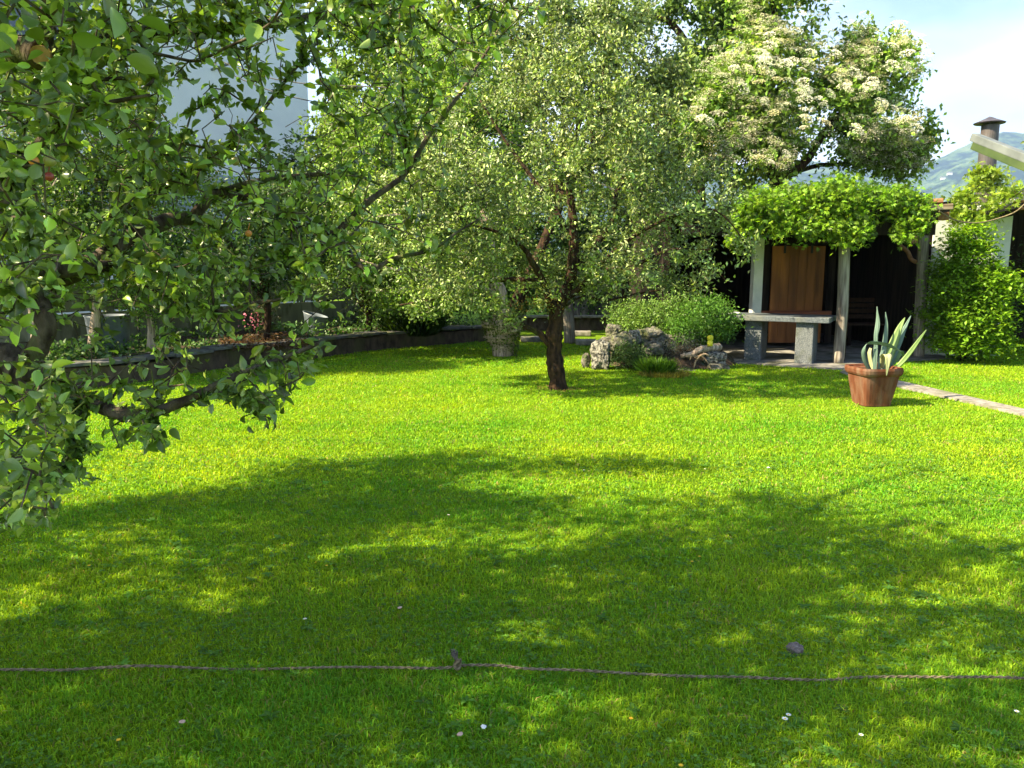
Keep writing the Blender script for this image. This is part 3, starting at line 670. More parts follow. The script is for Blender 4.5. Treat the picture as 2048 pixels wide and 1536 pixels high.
def right_house():
    Yw = 13.7; a = at(1850, 560, Yw); b = at(2014, 560, Yw)
    e = empty('white_outbuilding', (a.x + .8, Yw, 0), 'white plastered outbuilding with sloping dark roof behind the hornbeam', 'building')
    zl = at(1850, 440, Yw).z; zr = at(2014, 405, Yw).z + .1
    def wallp(x0, x1, y0, y1, z0, z1, name, mat):
        bm = bmesh.new(); vs_ = [bm.verts.new(p) for p in ((x0, y0, 0), (x1, y0, 0), (x1, y0, z1), (x0, y0, z0), (x0, y1, 0), (x1, y1, 0), (x1, y1, z1), (x0, y1, z0))]
        for f in ((0, 1, 2, 3), (5, 4, 7, 6), (0, 3, 7, 4), (1, 5, 6, 2), (3, 2, 6, 7), (0, 4, 5, 1)): bm.faces.new([vs_[i] for i in f])
        m = MB(); m.bm.free(); m.bm = bm; return m.build(name, mat, e)
    wallp(a.x + .1, b.x, Yw, Yw + .25, zl, zr, 'wall', M['white_paint'])
    wallp(b.x + .003, b.x + 5, Yw + 3.2, Yw + 3.4, 2.9, 3.2, 'back_wall', M['dark_wood'])
    wallp(b.x + 4.9, b.x + 5.1, Yw + .003, Yw + 3.19, 2.9, 2.9, 'side_wall', M['dark_wood'])
    m = MB(); L = 9.5; sl = math.atan2(zr - zl, b.x - a.x) * .8; cx = a.x + .5 + L / 2 * math.cos(sl)
    m.box((cx, Yw + 1.5, zl + .09 + L / 2 * math.sin(sl) - .02), (L, 4.6, .07), ry=-sl); m.build('roof', M['iron'], e)
    m = MB(); m.box((cx, Yw - .55, zl + .0 + L / 2 * math.sin(sl)), (L, .06, .17), ry=-sl); m.build('fascia', M['dark_wood'], e)
    m = MB(); c = at(2036, 405, 13.2); m.box((c.x, 13.0, c.z - .05), (.3, .2, .16), ry=-.1, bev=.02); m.build('beam_end', M['brown_wood'], e)
    # stove pipe
    Yc = 14.6; b0 = at(1967, 405, Yc); t0 = at(1967, 250, Yc); f = empty('chimney', (b0.x, Yc, b0.z - .1), 'round brown metal stove pipe with conical rain cap', 'chimney')
    m = MB(); r = 16 / FPX * Yc; m.tube([(b0.x, Yc, b0.z - .3), (b0.x, Yc, t0.z - .35)], r, 24); m.tube([(b0.x, Yc, t0.z - .36), (b0.x, Yc, t0.z)], r * .97, 24)
    m.tube([(b0.x, Yc, t0.z - .37), (b0.x, Yc, t0.z - .345)], r * 1.05, 24); m.build('pipe', M['chimney'], f, smooth=False)
    m = MB(); cz = at(1968, 246, Yc).z
    m.tube([(b0.x - .02, Yc, cz - .015), (b0.x - .02, Yc, cz), (b0.x - .02, Yc, cz + .07), (b0.x - .02, Yc, cz + .11)], [.25, .262, .10, .02], 24)
    for k in range(3):
        an = k * 2.1 + .6; m.tube([(b0.x + math.cos(an) * r * .9, Yc + math.sin(an) * r * .9, t0.z - .05), (b0.x + math.cos(an) * r * .7, Yc + math.sin(an) * r * .7, cz)], .01, 5)
    m.build('cap', M['cap_metal'], f)
    # slanted awning box sticking in from the right
    p = at(1948, 283, 10.6); q = at(2130, 356, 9.3); d = (q - p).normalized()
    g = empty('awning_box', p, 'white and green slanted awning box reaching in at the right edge', 'awning')
    ext = p + d * 5.5; mid = (p + ext) / 2; L = (ext - p).length; an = math.atan2(d.y, d.x); ry = -math.asin(d.z)
    m = MB(); m.box(mid + Vector((0, 0, .055)), (L, .13, .10), rz=an, ry=ry, bev=.012); m.build('cover', M['awning'], g)
    m = MB(); m.box(mid + Vector((0, 0, -.045)), (L - .05, .12, .10), rz=an, ry=ry, bev=.008); m.build('underside', M['awning_green'], g)
    m = MB(); e_ = ext - d * .3; m.tube([(e_.x, e_.y, 0), (e_.x, e_.y, e_.z)], .05, 10); m.build('support_post', M['iron'], g)
    for u, v, w_, h_, zc in ((1875, 503, .16, .07, 0), ):
        pass
right_house()
def back_terrace():
    # low wall, grass step and flat stones behind the two tree trunks
    y = gnd(1100, 661).y; x0 = gnd(1030, 661).x; x1 = gnd(1275, 655).x
    e = empty('terrace_wall', ((x0 + x1) / 2, y, 0), 'low brown terrace wall with pale coping behind the tree trunks', 'wall')
    m = MB(); m.box(((x0 + x1) / 2, y + .15, .15), (x1 - x0 + 1.2, .28, .32), rz=.03, bev=.01); m.build('wall_body', M['old_wall'], e)
    for k in range(6):
        m = MB(); m.box((x0 - .5 + (k + .5) * (x1 - x0 + 1.1) / 6, y + .1 + .004 * k, .335 + .005 * (k % 2)), ((x1 - x0 + 1.1) / 6 - .02, .38, .045), rz=.03, bev=.008); m.build('coping_stone', M['paving'], e)
    for i, (u, v, sx, lab) in enumerate([(1160, 672, .5, 'long flat pale stone lying beyond the wooden stake'), (1172, 690, .42, 'flat pale stone beside the upright speckled rock'), (1075, 684, .7, 'flat dark stone edging between the two tree trunks')]):
        c = gnd(u, v); m = MB(); m.box((c.x, c.y, .06), (sx, .3, .11), rz=.1 * i - .1, bev=.025); tag(m.build('flat_stone', M['paving' if i < 2 else 'slate']), lab, 'stone', 'flat stones behind the apple tree')
    a = gnd(1140, 687); t = at(1136, 606, a.y); m = MB(); m.tube(smooth_path([a, at(1138, 650, a.y), t], 4), .135 * np.array([1, .98, .96, .95, .93, .92, .9, .88, .86]) * .9, 12, bump=.08)
    tag(m.build('wooden_stake', M['post_wood'], smooth=True), 'thick pale round wooden stake behind the apple tree', 'post')
    # board fence far behind and thin white pole
    e = empty('board_fence', (3.2, 19.5, 0), 'grey vertical board fence behind the rockery shrubs', 'fence')
    for k in range(22):
        m = MB(); m.box((1.1 + k * .2, 20.3 + .01 * (k % 2), .75), (.17, .025, 1.5 + .03 * (k % 3)), bev=.004); m.build('board', M['post_wood'], e)
    m = MB(); m.box((3.2, 20.36, .45), (4.5, .05, .09)); m.box((3.2, 20.36, 1.2), (4.5, .05, .09)); m.build('rail', M['post_wood'], e)
    a = gnd(1231, 652); m = MB(); m.tube([(a.x, a.y, 0), at(1231, 590, a.y)], .02, 8); tag(m.build('white_pole', M['awning']), 'thin white pole standing left of the rockery', 'pole')
back_terrace()

# ================================================================== ROCKERY
def rockery():
    g = 'stones of the rockery'
    L = [  # u, v(centre), width px, height px, Y, material, blocky, label
        (1201, 712, 42, 66, 11.95, 'rock_pale', .6, 'upright speckled white block at the left end of the rockery'),
        (1172, 722, 18, 34, 12.1, 'rock_dark', .3, 'small dark stone leaning left of the upright speckled block'),
        (1228, 663, 34, 30, 12.7, 'rock', .2, 'rounded pale stone on top left of the rockery'),
        (1216, 682, 34, 18, 12.4, 'rock', .3, 'flat tan stone just above the upright speckled block'),
        (1246, 688, 56, 46, 12.3, 'rock', .2, 'triangular grey stone right of the upright speckled block'),
        (1268, 678, 26, 38, 12.25, 'rock_pale', .3, 'narrow white stone between two grey rocks'),
        (1300, 676, 66, 42, 12.5, 'rock', .2, 'large humped stone below the middle of the shrubs'),
        (1306, 697, 44, 30, 12.1, 'rock', .2, 'pale wedge stone behind the grass tuft'),
        (1352, 682, 60, 30, 12.6, 'rock_dark', .2, 'dark flat stone behind the dry twigs'),
        (1234, 712, 22, 28, 12.1, 'rock', .3, 'small pale stone partly behind the dark little shrub'),
        (1428, 716, 52, 28, 12.1, 'rock_pale', .55, 'grey white block at the right end of the rockery'),
        (1436, 737, 46, 22, 11.95, 'rock', .55, 'squat mossy stone under the right end block'),
        (1360, 745, 80, 14, 11.8, 'rock_dark', .4, 'long flat dark stone along the rockery front'),
        (1385, 722, 50, 30, 12.3, 'rock_dark', .2, 'dark stone behind the dry root'),
    ]
    for i, (u, v, w, h, Y, mt, bl, lab) in enumerate(L):
        c = at(u, v, Y); k = Y / FPX; m = MB(); m.blob(c, (w * k / 2, min(w, h * 1.3) * k / 2, h * k / 2), rz=.2 * (i % 3 - 1), amp=.16 + .1 * (1 - bl), freq=1.5, seed=i + 1, blocky=bl, sub=4)
        tag(m.build('rock', M[mt], smooth=False), lab, 'rock', g)
    # soil mound carrying stones and shrubs
    bm = bmesh.new(); c0 = at(1330, 720, 12.9); nx, ny = 30, 16; A = []
    for j in range(ny):
        row = []
        for i in range(nx):
            a = i / (nx - 1) * 2 - 1; b = j / (ny - 1) * 2 - 1; r2 = a * a + b * b
            z = .42 * max(0, 1 - r2) ** .7 + .03 * noise.noise(Vector((a * 6, b * 6, 1))); row.append(bm.verts.new((c0.x + a * 1.2, 13.0 + b * 1.15, z - .02 if r2 < 1 else -.03)))
        A.append(row)
    for p, q in zip(A, A[1:]):
        for i in range(nx - 1): bm.faces.new((p[i], p[i + 1], q[i + 1], q[i]))
    m = MB(); m.bm.free(); m.bm = bm; tag(m.build('rockery_mound', M['soil'], smooth=True), kind='structure')
    m = MB(); m.tube(smooth_path([at(1362, 712, 12.05), at(1385, 708, 11.95), at(1405, 698, 12.0), at(1440, 694, 12.2)], 5), np.linspace(.035, .06, 16), 8, bump=.4)
    tag(m.build('driftwood_log', M['bark_ivy'], smooth=True), 'short grey log lying across the right side of the rockery', 'log')
    m = MB()
    for k, (pts, r) in enumerate([([(1390, 716), (1400, 712), (1412, 720), (1420, 735), (1428, 750)], .014), ([(1400, 712), (1392, 722), (1388, 735)], .02), ([(1400, 712), (1410, 708), (1418, 712)], .022), ([(1396, 714), (1384, 712), (1380, 720)], .016)]):
        P = smooth_path([at(u, v, 11.85 - .03 * k) for u, v in pts], 4); m.tube(P, np.linspace(r, r * .4, len(P)), 7, bump=.3)
    tag(m.build('dry_root', M['log_wood'], smooth=True), 'pale dry branching root in front of the right end block', 'root')
    m = MB(); c = at(1420, 692, 12.0); k = 12 / FPX; z0 = c.z
    m.tube([(c.x, c.y, z0), (c.x, c.y, z0 + .07), (c.x, c.y, z0 + .085), (c.x, c.y, z0 + .10), (c.x, c.y, z0 + .15), (c.x, c.y, z0 + .165)], [.042, .045, .03, .045, .046, .03], 14)
    tag(m.build('yellow_lantern', M['yellow'], smooth=True), 'small bright yellow ornament standing on the rockery log', 'ornament')
rockery()

# ================================================================== AGAVE
def pot_agave():
    c = pot_c; Yc = c.y + .2; k = Yc / FPX
    e = empty('terracotta_pot', (c.x, Yc, 0), 'large square terracotta pot on the lawn by the path', 'pot')
    def sect(hw, z, n=48, p=5.0, rz=.12, cx=c.x):
        out = []
        for i in range(n):
            a = 2 * math.pi * i / n; ca, sa = math.cos(a), math.sin(a); r = (abs(ca) ** p + abs(sa) ** p) ** (-1 / p)
            x, y = .84 * hw * r * ca, .84 * hw * r * sa; out.append((cx + x * math.cos(rz) - y * math.sin(rz), Yc + x * math.sin(rz) + y * math.cos(rz), z))
        return out
    def loft(prof, name, mat, p=5.0):
        m = MB(); rings = [[m.bm.verts.new(q) for q in sect(hw, z, p=p)] for hw, z in prof]; n = 48
        for a, b in zip(rings, rings[1:]):
            for i in range(n): m.bm.faces.new((a[i], a[(i + 1) % n], b[(i + 1) % n], b[i]))
        m.bm.faces.new(rings[0][::-1]); m.bm.faces.new(rings[-1]); return m.build(name, mat, e)
    H = .44
    loft([(.19, .0), (.198, .012), (.20, .03), (.215, .10), (.25, .27), (.262, .35), (.262, H - .012), (.23, H - .03), (.21, H - .12)], 'pot_body', M['terracotta'], 6)
    loft([(.268, .352), (.283, .362), (.297, .385), (.303, .42), (.296, .447), (.283, H), (.262, H - .001), (.2625, .353)], 'rim', M['terracotta'], 6)
    m = MB(); m.blob((c.x, Yc, H - .085), (.195, .195, .045), amp=.15, freq=4); m.build('soil', M['soil'], e)
    # agave: thing of its own growing in the pot
    g = empty('agave', (c.x, Yc, H - .05), 'blue green agave with long curling leaves growing in the terracotta pot', 'plant')
    def leaf(pts, W, mat, th=.22, groove=.25, wd=None, dy=None):
        """pts px; W list of widths px; dy depth offsets in m"""
        P = smooth_path([at(u, v, Yc + (dy[i] if dy else 0)) for i, (u, v) in enumerate(pts)], 7); n = len(P)
        w = np.interp(np.linspace(0, 1, n), np.linspace(0, 1, len(W)), W) * k / 2 * .66; th = .12
        m = MB(); rings = []
        for i, p in enumerate(P):
            t = Vector(P[min(i + 1, n - 1)] - P[max(i - 1, 0)]).normalized(); view = Vector((p[0], p[1], p[2] - CAMZ)).normalized()
            side = Vector(wd).normalized() if wd else t.cross(view).normalized()
            side = (side - t * side.dot(t)).normalized(); nr = side.cross(t).normalized(); ww = w[i]; q = Vector(p)
            row = [q - side * ww, q - side * ww * .5 + nr * ww * groove * .5, q + nr * ww * groove, q + side * ww * .5 + nr * ww * groove * .5, q + side * ww,
                   q + side * ww * .5 + nr * (ww * (groove * .5 + th)), q + nr * ww * (groove + th * 1.3), q - side * ww * .5 + nr * (ww * (groove * .5 + th))]
            rings.append([m.bm.verts.new(x) for x in row])
        for a, b in zip(rings, rings[1:]):
            for i in range(8): m.bm.faces.new((a[i], a[(i + 1) % 8], b[(i + 1) % 8], b[i]))
        m.bm.faces.new(rings[0][::-1]); m.bm.faces.new(rings[-1]); o = m.build('leaf', mat, g, smooth=True)
        # pale spiny margin
        mm = MB()
        for s_ in (0, 4):
            mm.tube([r[s_].co.copy() if False else Vector((0, 0, 0)) for r in []] or [Vector(P[i]) + (-1 if s_ == 0 else 1) * sides[i] for i in range(n)], .0035, 5) if False else None
        mm.bm.free()
        return o
    A, G, P_ = M['agave'], M['agave_green'], M['agave_pale']
    leaf([(1750, 742), (1752, 705), (1752, 670), (1755, 640), (1754, 613)], [9, 12, 12, 9, 1.5], A, dy=[0, 0, .0, .02, .03])
    leaf([(1745, 742), (1749, 712), (1752, 680), (1758, 650), (1757, 628)], [10, 10, 8, 6, 1], A, dy=[.03, .05, .06, .07, .08])
    leaf([(1762, 742), (1767, 705), (1771, 675), (1773, 648), (1771, 624)], [14, 16, 14, 9, 1.5], A, dy=[0, .03, .05, .06, .08])
    leaf([(1768, 742), (1778, 712), (1789, 682), (1800, 654), (1810, 635)], [16, 26, 26, 16, 1.5], G, dy=[.03, .08, .12, .15, .18])
    leaf([(1773, 742), (1786, 712), (1799, 682), (1810, 655), (1822, 631)], [12, 20, 18, 12, 1.5], A, dy=[.05, .11, .16, .2, .24])
    leaf([(1784, 744), (1806, 722), (1823, 701), (1838, 680), (1853, 659)], [9, 15, 14, 10, 1.5], G, dy=[0, 0, -.02, -.04, -.06])
    leaf([(1742, 744), (1730, 722), (1727, 702), (1735, 688), (1752, 686), (1778, 691), (1804, 704)], [11, 14, 13, 12, 14, 13, 1.5], A, dy=[-.02, -.06, -.1, -.12, -.15, -.17, -.18], wd=(.25, -.55, .6))
    leaf([(1764, 736), (1766, 716), (1771, 707), (1777, 712), (1776, 730), (1773, 752)], [12, 18, 26, 24, 13, 1.5], P_, dy=[-.05, -.12, -.2, -.27, -.29, -.30], wd=(1, .05, .1))
    leaf([(1746, 740), (1741, 722), (1739, 706), (1742, 696)], [8, 11, 11, 8], P_, dy=[.02, .04, .06, .1])
    leaf([(1748, 744), (1748, 722), (1750, 700), (1756, 694)], [7, 8, 7, 2], A, dy=[-.1, -.1, -.1, -.1])
    leaf([(1756, 744), (1759, 722), (1764, 704), (1770, 700)], [7, 8, 7, 2], A, dy=[-.08, -.08, -.06, -.05])
    leaf([(1772, 742), (1790, 720), (1803, 705), (1807, 718)], [12, 18, 14, 3], G, dy=[.06, .12, .16, .2])
    leaf([(1780, 744), (1790, 712), (1795, 694), (1800, 690)], [8, 10, 8, 2], A, dy=[.1, .15, .2, .25])
pot_agave()

# ================================================================== NEAR APPLE TREE
TB = np.array([-3.35, 2.3, 0.0])          # trunk foot, left of the frame
def near_apple():
    def px(l, Y): return [at(u, v, y) for (u, v), y in zip(l, Y if hasattr(Y, '__len__') else [Y] * len(l))]
    V3 = Vector; base = V3(TB); fork = V3((-3.15, 2.45, 1.25)); f2 = V3((-3.2, 2.7, 2.0))
    L = []
    L.append(([base, V3((-3.3, 2.32, .6)), fork, f2, V3((-3.0, 2.4, 2.9)), V3((-2.8, 2.2, 3.7))], .17, .06))
    A0 = px([(-20, 103), (40, 105), (88, 112)], [3.2, 3.15, 3.1]); C0 = px([(-30, 712), (25, 735), (48, 752)], [2.9, 2.85, 2.8])
    L.append(([f2, V3((-2.75, 3.1, 2.35))] + A0, .085, .052))
    L.append(([A0[-1]] + px([(92, 70), (98, 20), (108, -60), (140, -160)], [3.1, 3.1, 3.05, 3.0]), .032, .018))
    L.append(([A0[-1]] + px([(140, 108), (200, 84), (300, 64), (420, 58), (520, 48), (600, 38), (690, 20), (800, -10)], [3.1, 3.15, 3.2, 3.3, 3.4, 3.5, 3.6, 3.7]), .036, .008))
    L.append(([fork, V3((-2.6, 2.7, 1.3))] + C0, .075, .045))
    L.append(([C0[-1]] + px([(70, 705), (92, 655), (80, 600), (55, 545), (150, 540), (230, 530)], [2.8, 2.8, 2.85, 2.95, 3.1, 3.2]), .042, .022))
    L.append(([C0[-1]] + px([(60, 790), (110, 800), (170, 802), (235, 826), (300, 826), (370, 802), (440, 768), (500, 738), (560, 718), (650, 682)], [2.78, 2.75, 2.7, 2.65, 2.6, 2.6, 2.6, 2.65, 2.7, 2.75]), .034, .006))
    L.append((px([(430, 772), (470, 790), (515, 802), (545, 815)], [2.6, 2.58, 2.55, 2.52]), .008, .004))
    L.append((px([(160, 800), (155, 850), (148, 900), (130, 940), (80, 950), (30, 985)], [2.7, 2.65, 2.6, 2.55, 2.5, 2.45]), .012, .004))
    L.append((px([(300, 826), (298, 850), (310, 880)], [2.6, 2.58, 2.55]), .006, .003))
    M0 = px([(-40, 560), (60, 560), (150, 545), (220, 500), (285, 462), (340, 440), (385, 436)], [3.0, 3.1, 3.2, 3.3, 3.4, 3.5, 3.55])
    L.append(([fork.lerp(f2, .6), V3((-2.75, 2.85, 1.75))] + M0, .055, .028))
    L.append(([M0[-1]] + px([(405, 412), (432, 388), (512, 400), (600, 440), (675, 470)], [3.55, 3.6, 3.65, 3.7, 3.8]), .028, .018))
    L.append((px([(432, 388), (500, 366), (600, 352), (700, 348), (760, 370)], [3.6, 3.65, 3.75, 3.8, 3.9]), .018, .006))
    L.append((px([(675, 470), (690, 448), (737, 403), (780, 372), (812, 345), (863, 263), (918, 191), (952, 137), (993, 68), (1010, 10)], [3.8, 3.8, 3.85, 3.9, 3.95, 4.0, 4.0, 4.05, 4.1, 4.1]), .02, .005))
    L.append((px([(812, 345), (812, 290), (806, 190), (800, 90), (800, 10)], [3.95, 3.9, 3.85, 3.8, 3.8]), .008, .004))
    L.append((px([(675, 470), (730, 540), (788, 517), (861, 500), (914, 465), (958, 438)], [3.8, 3.75, 3.8, 3.8, 3.85, 3.85]), .014, .004))
    L.append((px([(385, 436), (440, 470), (500, 520), (560, 510), (640, 490), (700, 480)], [3.55, 3.5, 3.45, 3.5, 3.5, 3.5]), .016, .006))
    L.append((px([(220, 500), (225, 430), (330, 372), (420, 318), (500, 250), (580, 150), (640, 80)], [3.3, 3.25, 3.3, 3.35, 3.4, 3.45, 3.5]), .018, .004))
    L.append((px([(230, 530), (330, 590), (430, 622), (500, 607), (560, 598), (610, 570)], [3.2, 3.0, 2.9, 2.85, 2.8, 2.8]), .012, .004))
    L.append(([V3((-2.9, 2.5, 1.75))] + px([(-40, 430), (0, 385), (30, 345), (58, 312), (110, 255), (180, 215), (300, 190)], [2.3, 2.3, 2.3, 2.3, 2.3, 2.3, 2.3]), .03, .005))
    # boughs overhead and behind, outside the frame: they shade the near lawn
    top = V3((-2.8, 2.2, 3.7))
    for pts, r in [([top, (-2.0, 2.6, 4.0), (-.9, 3.0, 3.9), (.3, 3.3, 3.8)], .055), ([f2, (-2.2, 1.8, 2.9), (-1.2, 1.2, 3.3), (0, .9, 3.5), (1.3, 1.0, 3.5)], .06), ([top, (-2.6, 3.3, 4.2), (-1.9, 4.0, 4.2), (-1.0, 4.6, 4.2)], .045),
                   ([f2, (-2.5, 1.0, 2.7), (-1.6, .1, 3.0), (-.5, -.4, 3.2), (.9, -.6, 3.3)], .06), ([top, (-1.6, 1.9, 4.2), (-.2, 2.0, 4.1), (1.2, 2.3, 4.0), (2.2, 2.6, 3.7)], .05), ([f2, (-3.9, 3.3, 2.6), (-4.4, 4.0, 3.1)], .05), ([f2, (-4.1, 1.9, 2.7), (-4.8, 1.4, 3.2)], .05)]:
        L.append(([V3(p) for p in pts], r, .012))
    rg = np.random.default_rng(11)
    mask = [(-60, -60), (1120, -60), (1090, 60), (960, 130), (925, 210), (880, 290), (905, 440), (850, 520), (740, 560), (720, 620), (650, 700), (600, 760), (560, 840), (480, 850), (440, 790), (330, 840), (330, 905), (240, 890), (200, 950), (130, 1000), (90, 1050), (-60, 1070)]
    thin = [((585, 215), (58, 110), .12), ((585, 625), (150, 70), .14), ((480, 690), (120, 40), .18), ((120, 400), (110, 60), .2), ((200, 680), (100, 60), .2), ((400, 255), (70, 32), .25), ((300, 600), (90, 50), .4), ((60, 480), (60, 50), .4), ((820, 620), (110, 60), .35), ((360, 745), (140, 30), .2), ((400, 850), (130, 60), .25), ((700, 120), (60, 110), .5), ((50, 105), (80, 45), .12), ((250, 75), (150, 26), .3), ((500, 50), (110, 22), .3), ((40, 715), (60, 60), .15), ((88, 650), (40, 60), .2), ((430, 380), (80, 35), .25), ((600, 435), (90, 40), .3), ((330, 455), (80, 30), .25), ((740, 400), (60, 45), .35), ((240, 822), (120, 25), .3), ((60, 20), (70, 30), .3), ((420, 190), (90, 60), .35), ((560, 900), (150, 70), .0), ((400, 900), (70, 60), .0), ((840, 420), (120, 160), .55), ((900, 120), (160, 110), .6)]
    nA = 1450; u = rg.uniform(-50, 1120, nA * 4); v = rg.uniform(-50, 1070, nA * 4); k = inpoly(u, v, mask)
    k &= ~((v > 770) & (u > 130) & (rg.random(len(u)) < .72)) & ~((u > 660) & (rg.random(len(u)) < .35))
    for (cx, cy), (rx, ry), d in thin: k &= ~((((u - cx) / rx) ** 2 + ((v - cy) / ry) ** 2 < 1) & (rg.random(len(u)) > d))
    u, v = u[k][:nA], v[k][:nA]
    Y = 2.35 + 1.0 * rg.random(len(u)) + 1.0 * np.clip(u / 1000, 0, 1) * rg.uniform(.5, 1, len(u)); Y[v > 700] = rg.uniform(2.35, 2.95, (v > 700).sum())
    near = (u < 160) & (rg.random(len(u)) < .25); Y[near] = rg.uniform(1.75, 2.3, near.sum())
    inA = np.array([list(at(a, b, y)) for a, b, y in zip(u, v, Y)])
    ex = [(300, 850), (315, 875), (322, 890), (280, 862), (292, 890), (335, 868), (470, 792), (500, 806), (520, 818), (545, 835), (490, 826), (565, 772), (598, 760), (610, 742), (530, 800), (150, 905), (170, 925), (190, 900), (130, 935), (115, 958), (150, 950), (95, 975), (235, 880), (440, 790), (640, 700), (625, 725)]
    inA = np.concatenate([inA] + [np.array([list(at(a + rg.uniform(-10, 10), b + rg.uniform(-10, 10), 2.6)) for a, b in ex]) for _ in range(2)])
    # off-frame crown, from the shade it throws on the lawn
    shade = [(-160, 1045), (150, 1015), (420, 980), (560, 930), (700, 928), (850, 900), (1050, 905), (1130, 878), (1190, 895), (1400, 925), (1420, 938), (1250, 945), (1080, 955), (985, 1000), (1200, 992), (1330, 1005), (1560, 985), (1640, 1018), (1740, 1020), (1800, 1085), (1950, 1075), (2200, 1110), (2300, 1800), (-400, 1800)]
    sp = [tuple(gnd(*p))[:2] for p in shade]; LS = np.array([SHIFT[0], SHIFT[1], -1.0])
    holes = [(1080, 970, 110, 22, .1), (830, 1095, 50, 14, .0), (20, 1190, 90, 26, .0), (190, 1215, 45, 10, 0), (370, 1305, 70, 12, 0), (920, 1305, 110, 14, 0), (1330, 1175, 70, 14, 0), (1850, 1030, 130, 24, .3), (1450, 1400, 90, 16, 0), (1000, 1405, 150, 18, 0), (1700, 1500, 220, 30, .0), (330, 1470, 110, 24, 0), (600, 1140, 70, 12, .0), (1720, 1240, 60, 14, .0), (1900, 1320, 90, 18, 0), (1680, 1390, 80, 16, 0), (2020, 1230, 60, 22, 0), (1180, 1060, 70, 10, 0), (350, 1110, 50, 8, 0), (1500, 1080, 90, 10, .1), (1250, 1240, 50, 10, 0), (620, 1330, 40, 9, 0)]
    off = []; xs = [p[0] for p in sp]; ys = [p[1] for p in sp]
    while sum(map(len, off)) < 1800:
        n = 6000; gx = rg.uniform(-4.5, 4.8, n); gy = rg.uniform(1.2, 6.6, n); h = rg.uniform(2.3, 4.5, n)
        ok = inpoly(gx, gy, sp); uu, vv, f = proj(np.stack([gx, gy, np.zeros(n)], 1))
        for cx, cy, rx, ry, d in holes: ok &= ~((((uu - cx) / rx) ** 2 + ((vv - cy) / ry) ** 2 < 1.25) & (rg.random(n) > d))
        P = np.stack([gx - h * SHIFT[0], gy - h * SHIFT[1], h], 1); pu, pv, pf = proj(P)
        seen = (pf > .1) & (pu > -60) & (pu < 2130) & (pv > -70 - 60 / np.maximum(P[:, 1], .4)) & (pv < 1600)
        ok &= ~seen | (inpoly(pu, pv, mask) & (P[:, 1] > 2.2)); ok &= (P[:, 1] > -1.2) & (P[:, 1] < 5.2) & (np.linalg.norm(P - np.array([0, 0, 1.6]), axis=1) > 1.1)
        blk = np.zeros(n, bool)
        for tt in np.linspace(.15, 2.4, 16):
            Q = P + LS * tt; qu, qv, qf = proj(Q); blk |= (qf > .2) & (Q[:, 1] > 2.4) & (Q[:, 1] < 4.0) & inpoly(qu, qv, mask)
        ok &= ~blk | (rg.random(n) < .6)
        off.append(P[ok])
    off = np.concatenate(off)[:1800]
    e = empty('apple_tree', tuple(TB), 'near apple tree with large leaves whose boughs fill the upper left', 'tree')
    N, par, rr, paths = skeleton(L); n0 = len(N); mb = MB()
    for i, (P, r) in enumerate(paths): mb.tube(P, r, 14 if r[0] > .03 else 8, bump=.32 if r[0] > .03 else .15, seed=i)
    mb.build('trunk', M['bark_apple'], e, smooth=True)
    N, par, tips = grow(N, par, np.concatenate([inA, off]), step=.085, sag=.05, seed=3)
    r2 = pipe(N, par, .0020, 2.5); Vt, Ft = twig_mesh(N, par, r2, n0, n=5, rmax=.010); np_mesh('branches', Vt, Ft, M['bark_apple'], e, smooth=True)
    nin = set(range(0)); tin = []; tof = []
    pts = np.array([t[1] for t in tips]); pu, pv, pf = proj(pts); vis = (pf > .2) & (pu > -150) & (pu < 2200) & (pv > -150) & (pv < 1700)
    for t, s in zip(tips, vis): (tin if s else tof).append(t)
    base_c = (.13, .215, .038)
    a = leaves_on(tin, N, par, 10, .045, .043, base_c, T_oval(.56, .16, .2), up=.3, droop=.25, seed=2, clumpf=.5, mat_var=(.42, .25), tint=(1.9, 1.35, .6), back=8, whorl=.75, cvar=.25)
    b = leaves_on(tof, N, par, 17, .20, .075, base_c, T_oval(.62, .12, .12), up=.8, droop=.2, seed=2, clumpf=.5, back=5)
    V, F, c = merge([a, b]); np_mesh('crown', V, F, M['apple_leaf'], e, c, smooth=True)
    # sawn stub and young fruit
    p = at(80, 110, 3.02); m = MB(); m.tube([at(95, 112, 3.12), p], .034, 14, bump=.1); m.build('sawn_stub', M['cut_wood'], e)
    for i, (u, v, mt, r) in enumerate([(68, 322, 'apple_orange', .014), (100, 322, 'apple_green', .017), (98, 353, 'apple_red', .014), (303, 297, 'apple_red', .018), (470, 322, 'apple_green', .019), (497, 467, 'apple_orange', .013), (640, 60, 'apple_green', .022)]):
        Y = [2.25, 2.28, 2.3, 3.0, 3.2, 3.0, 3.4][i]; q = at(u, v, Y); m = MB(); m.blob(q, (r, r, r * .95), amp=.06, seed=i); m.tube([q + Vector((0, 0, r)), q + Vector((.006, .004, r + .03))], .0015, 5)
        m.build('apple', M[mt], e, smooth=True)
near_apple()

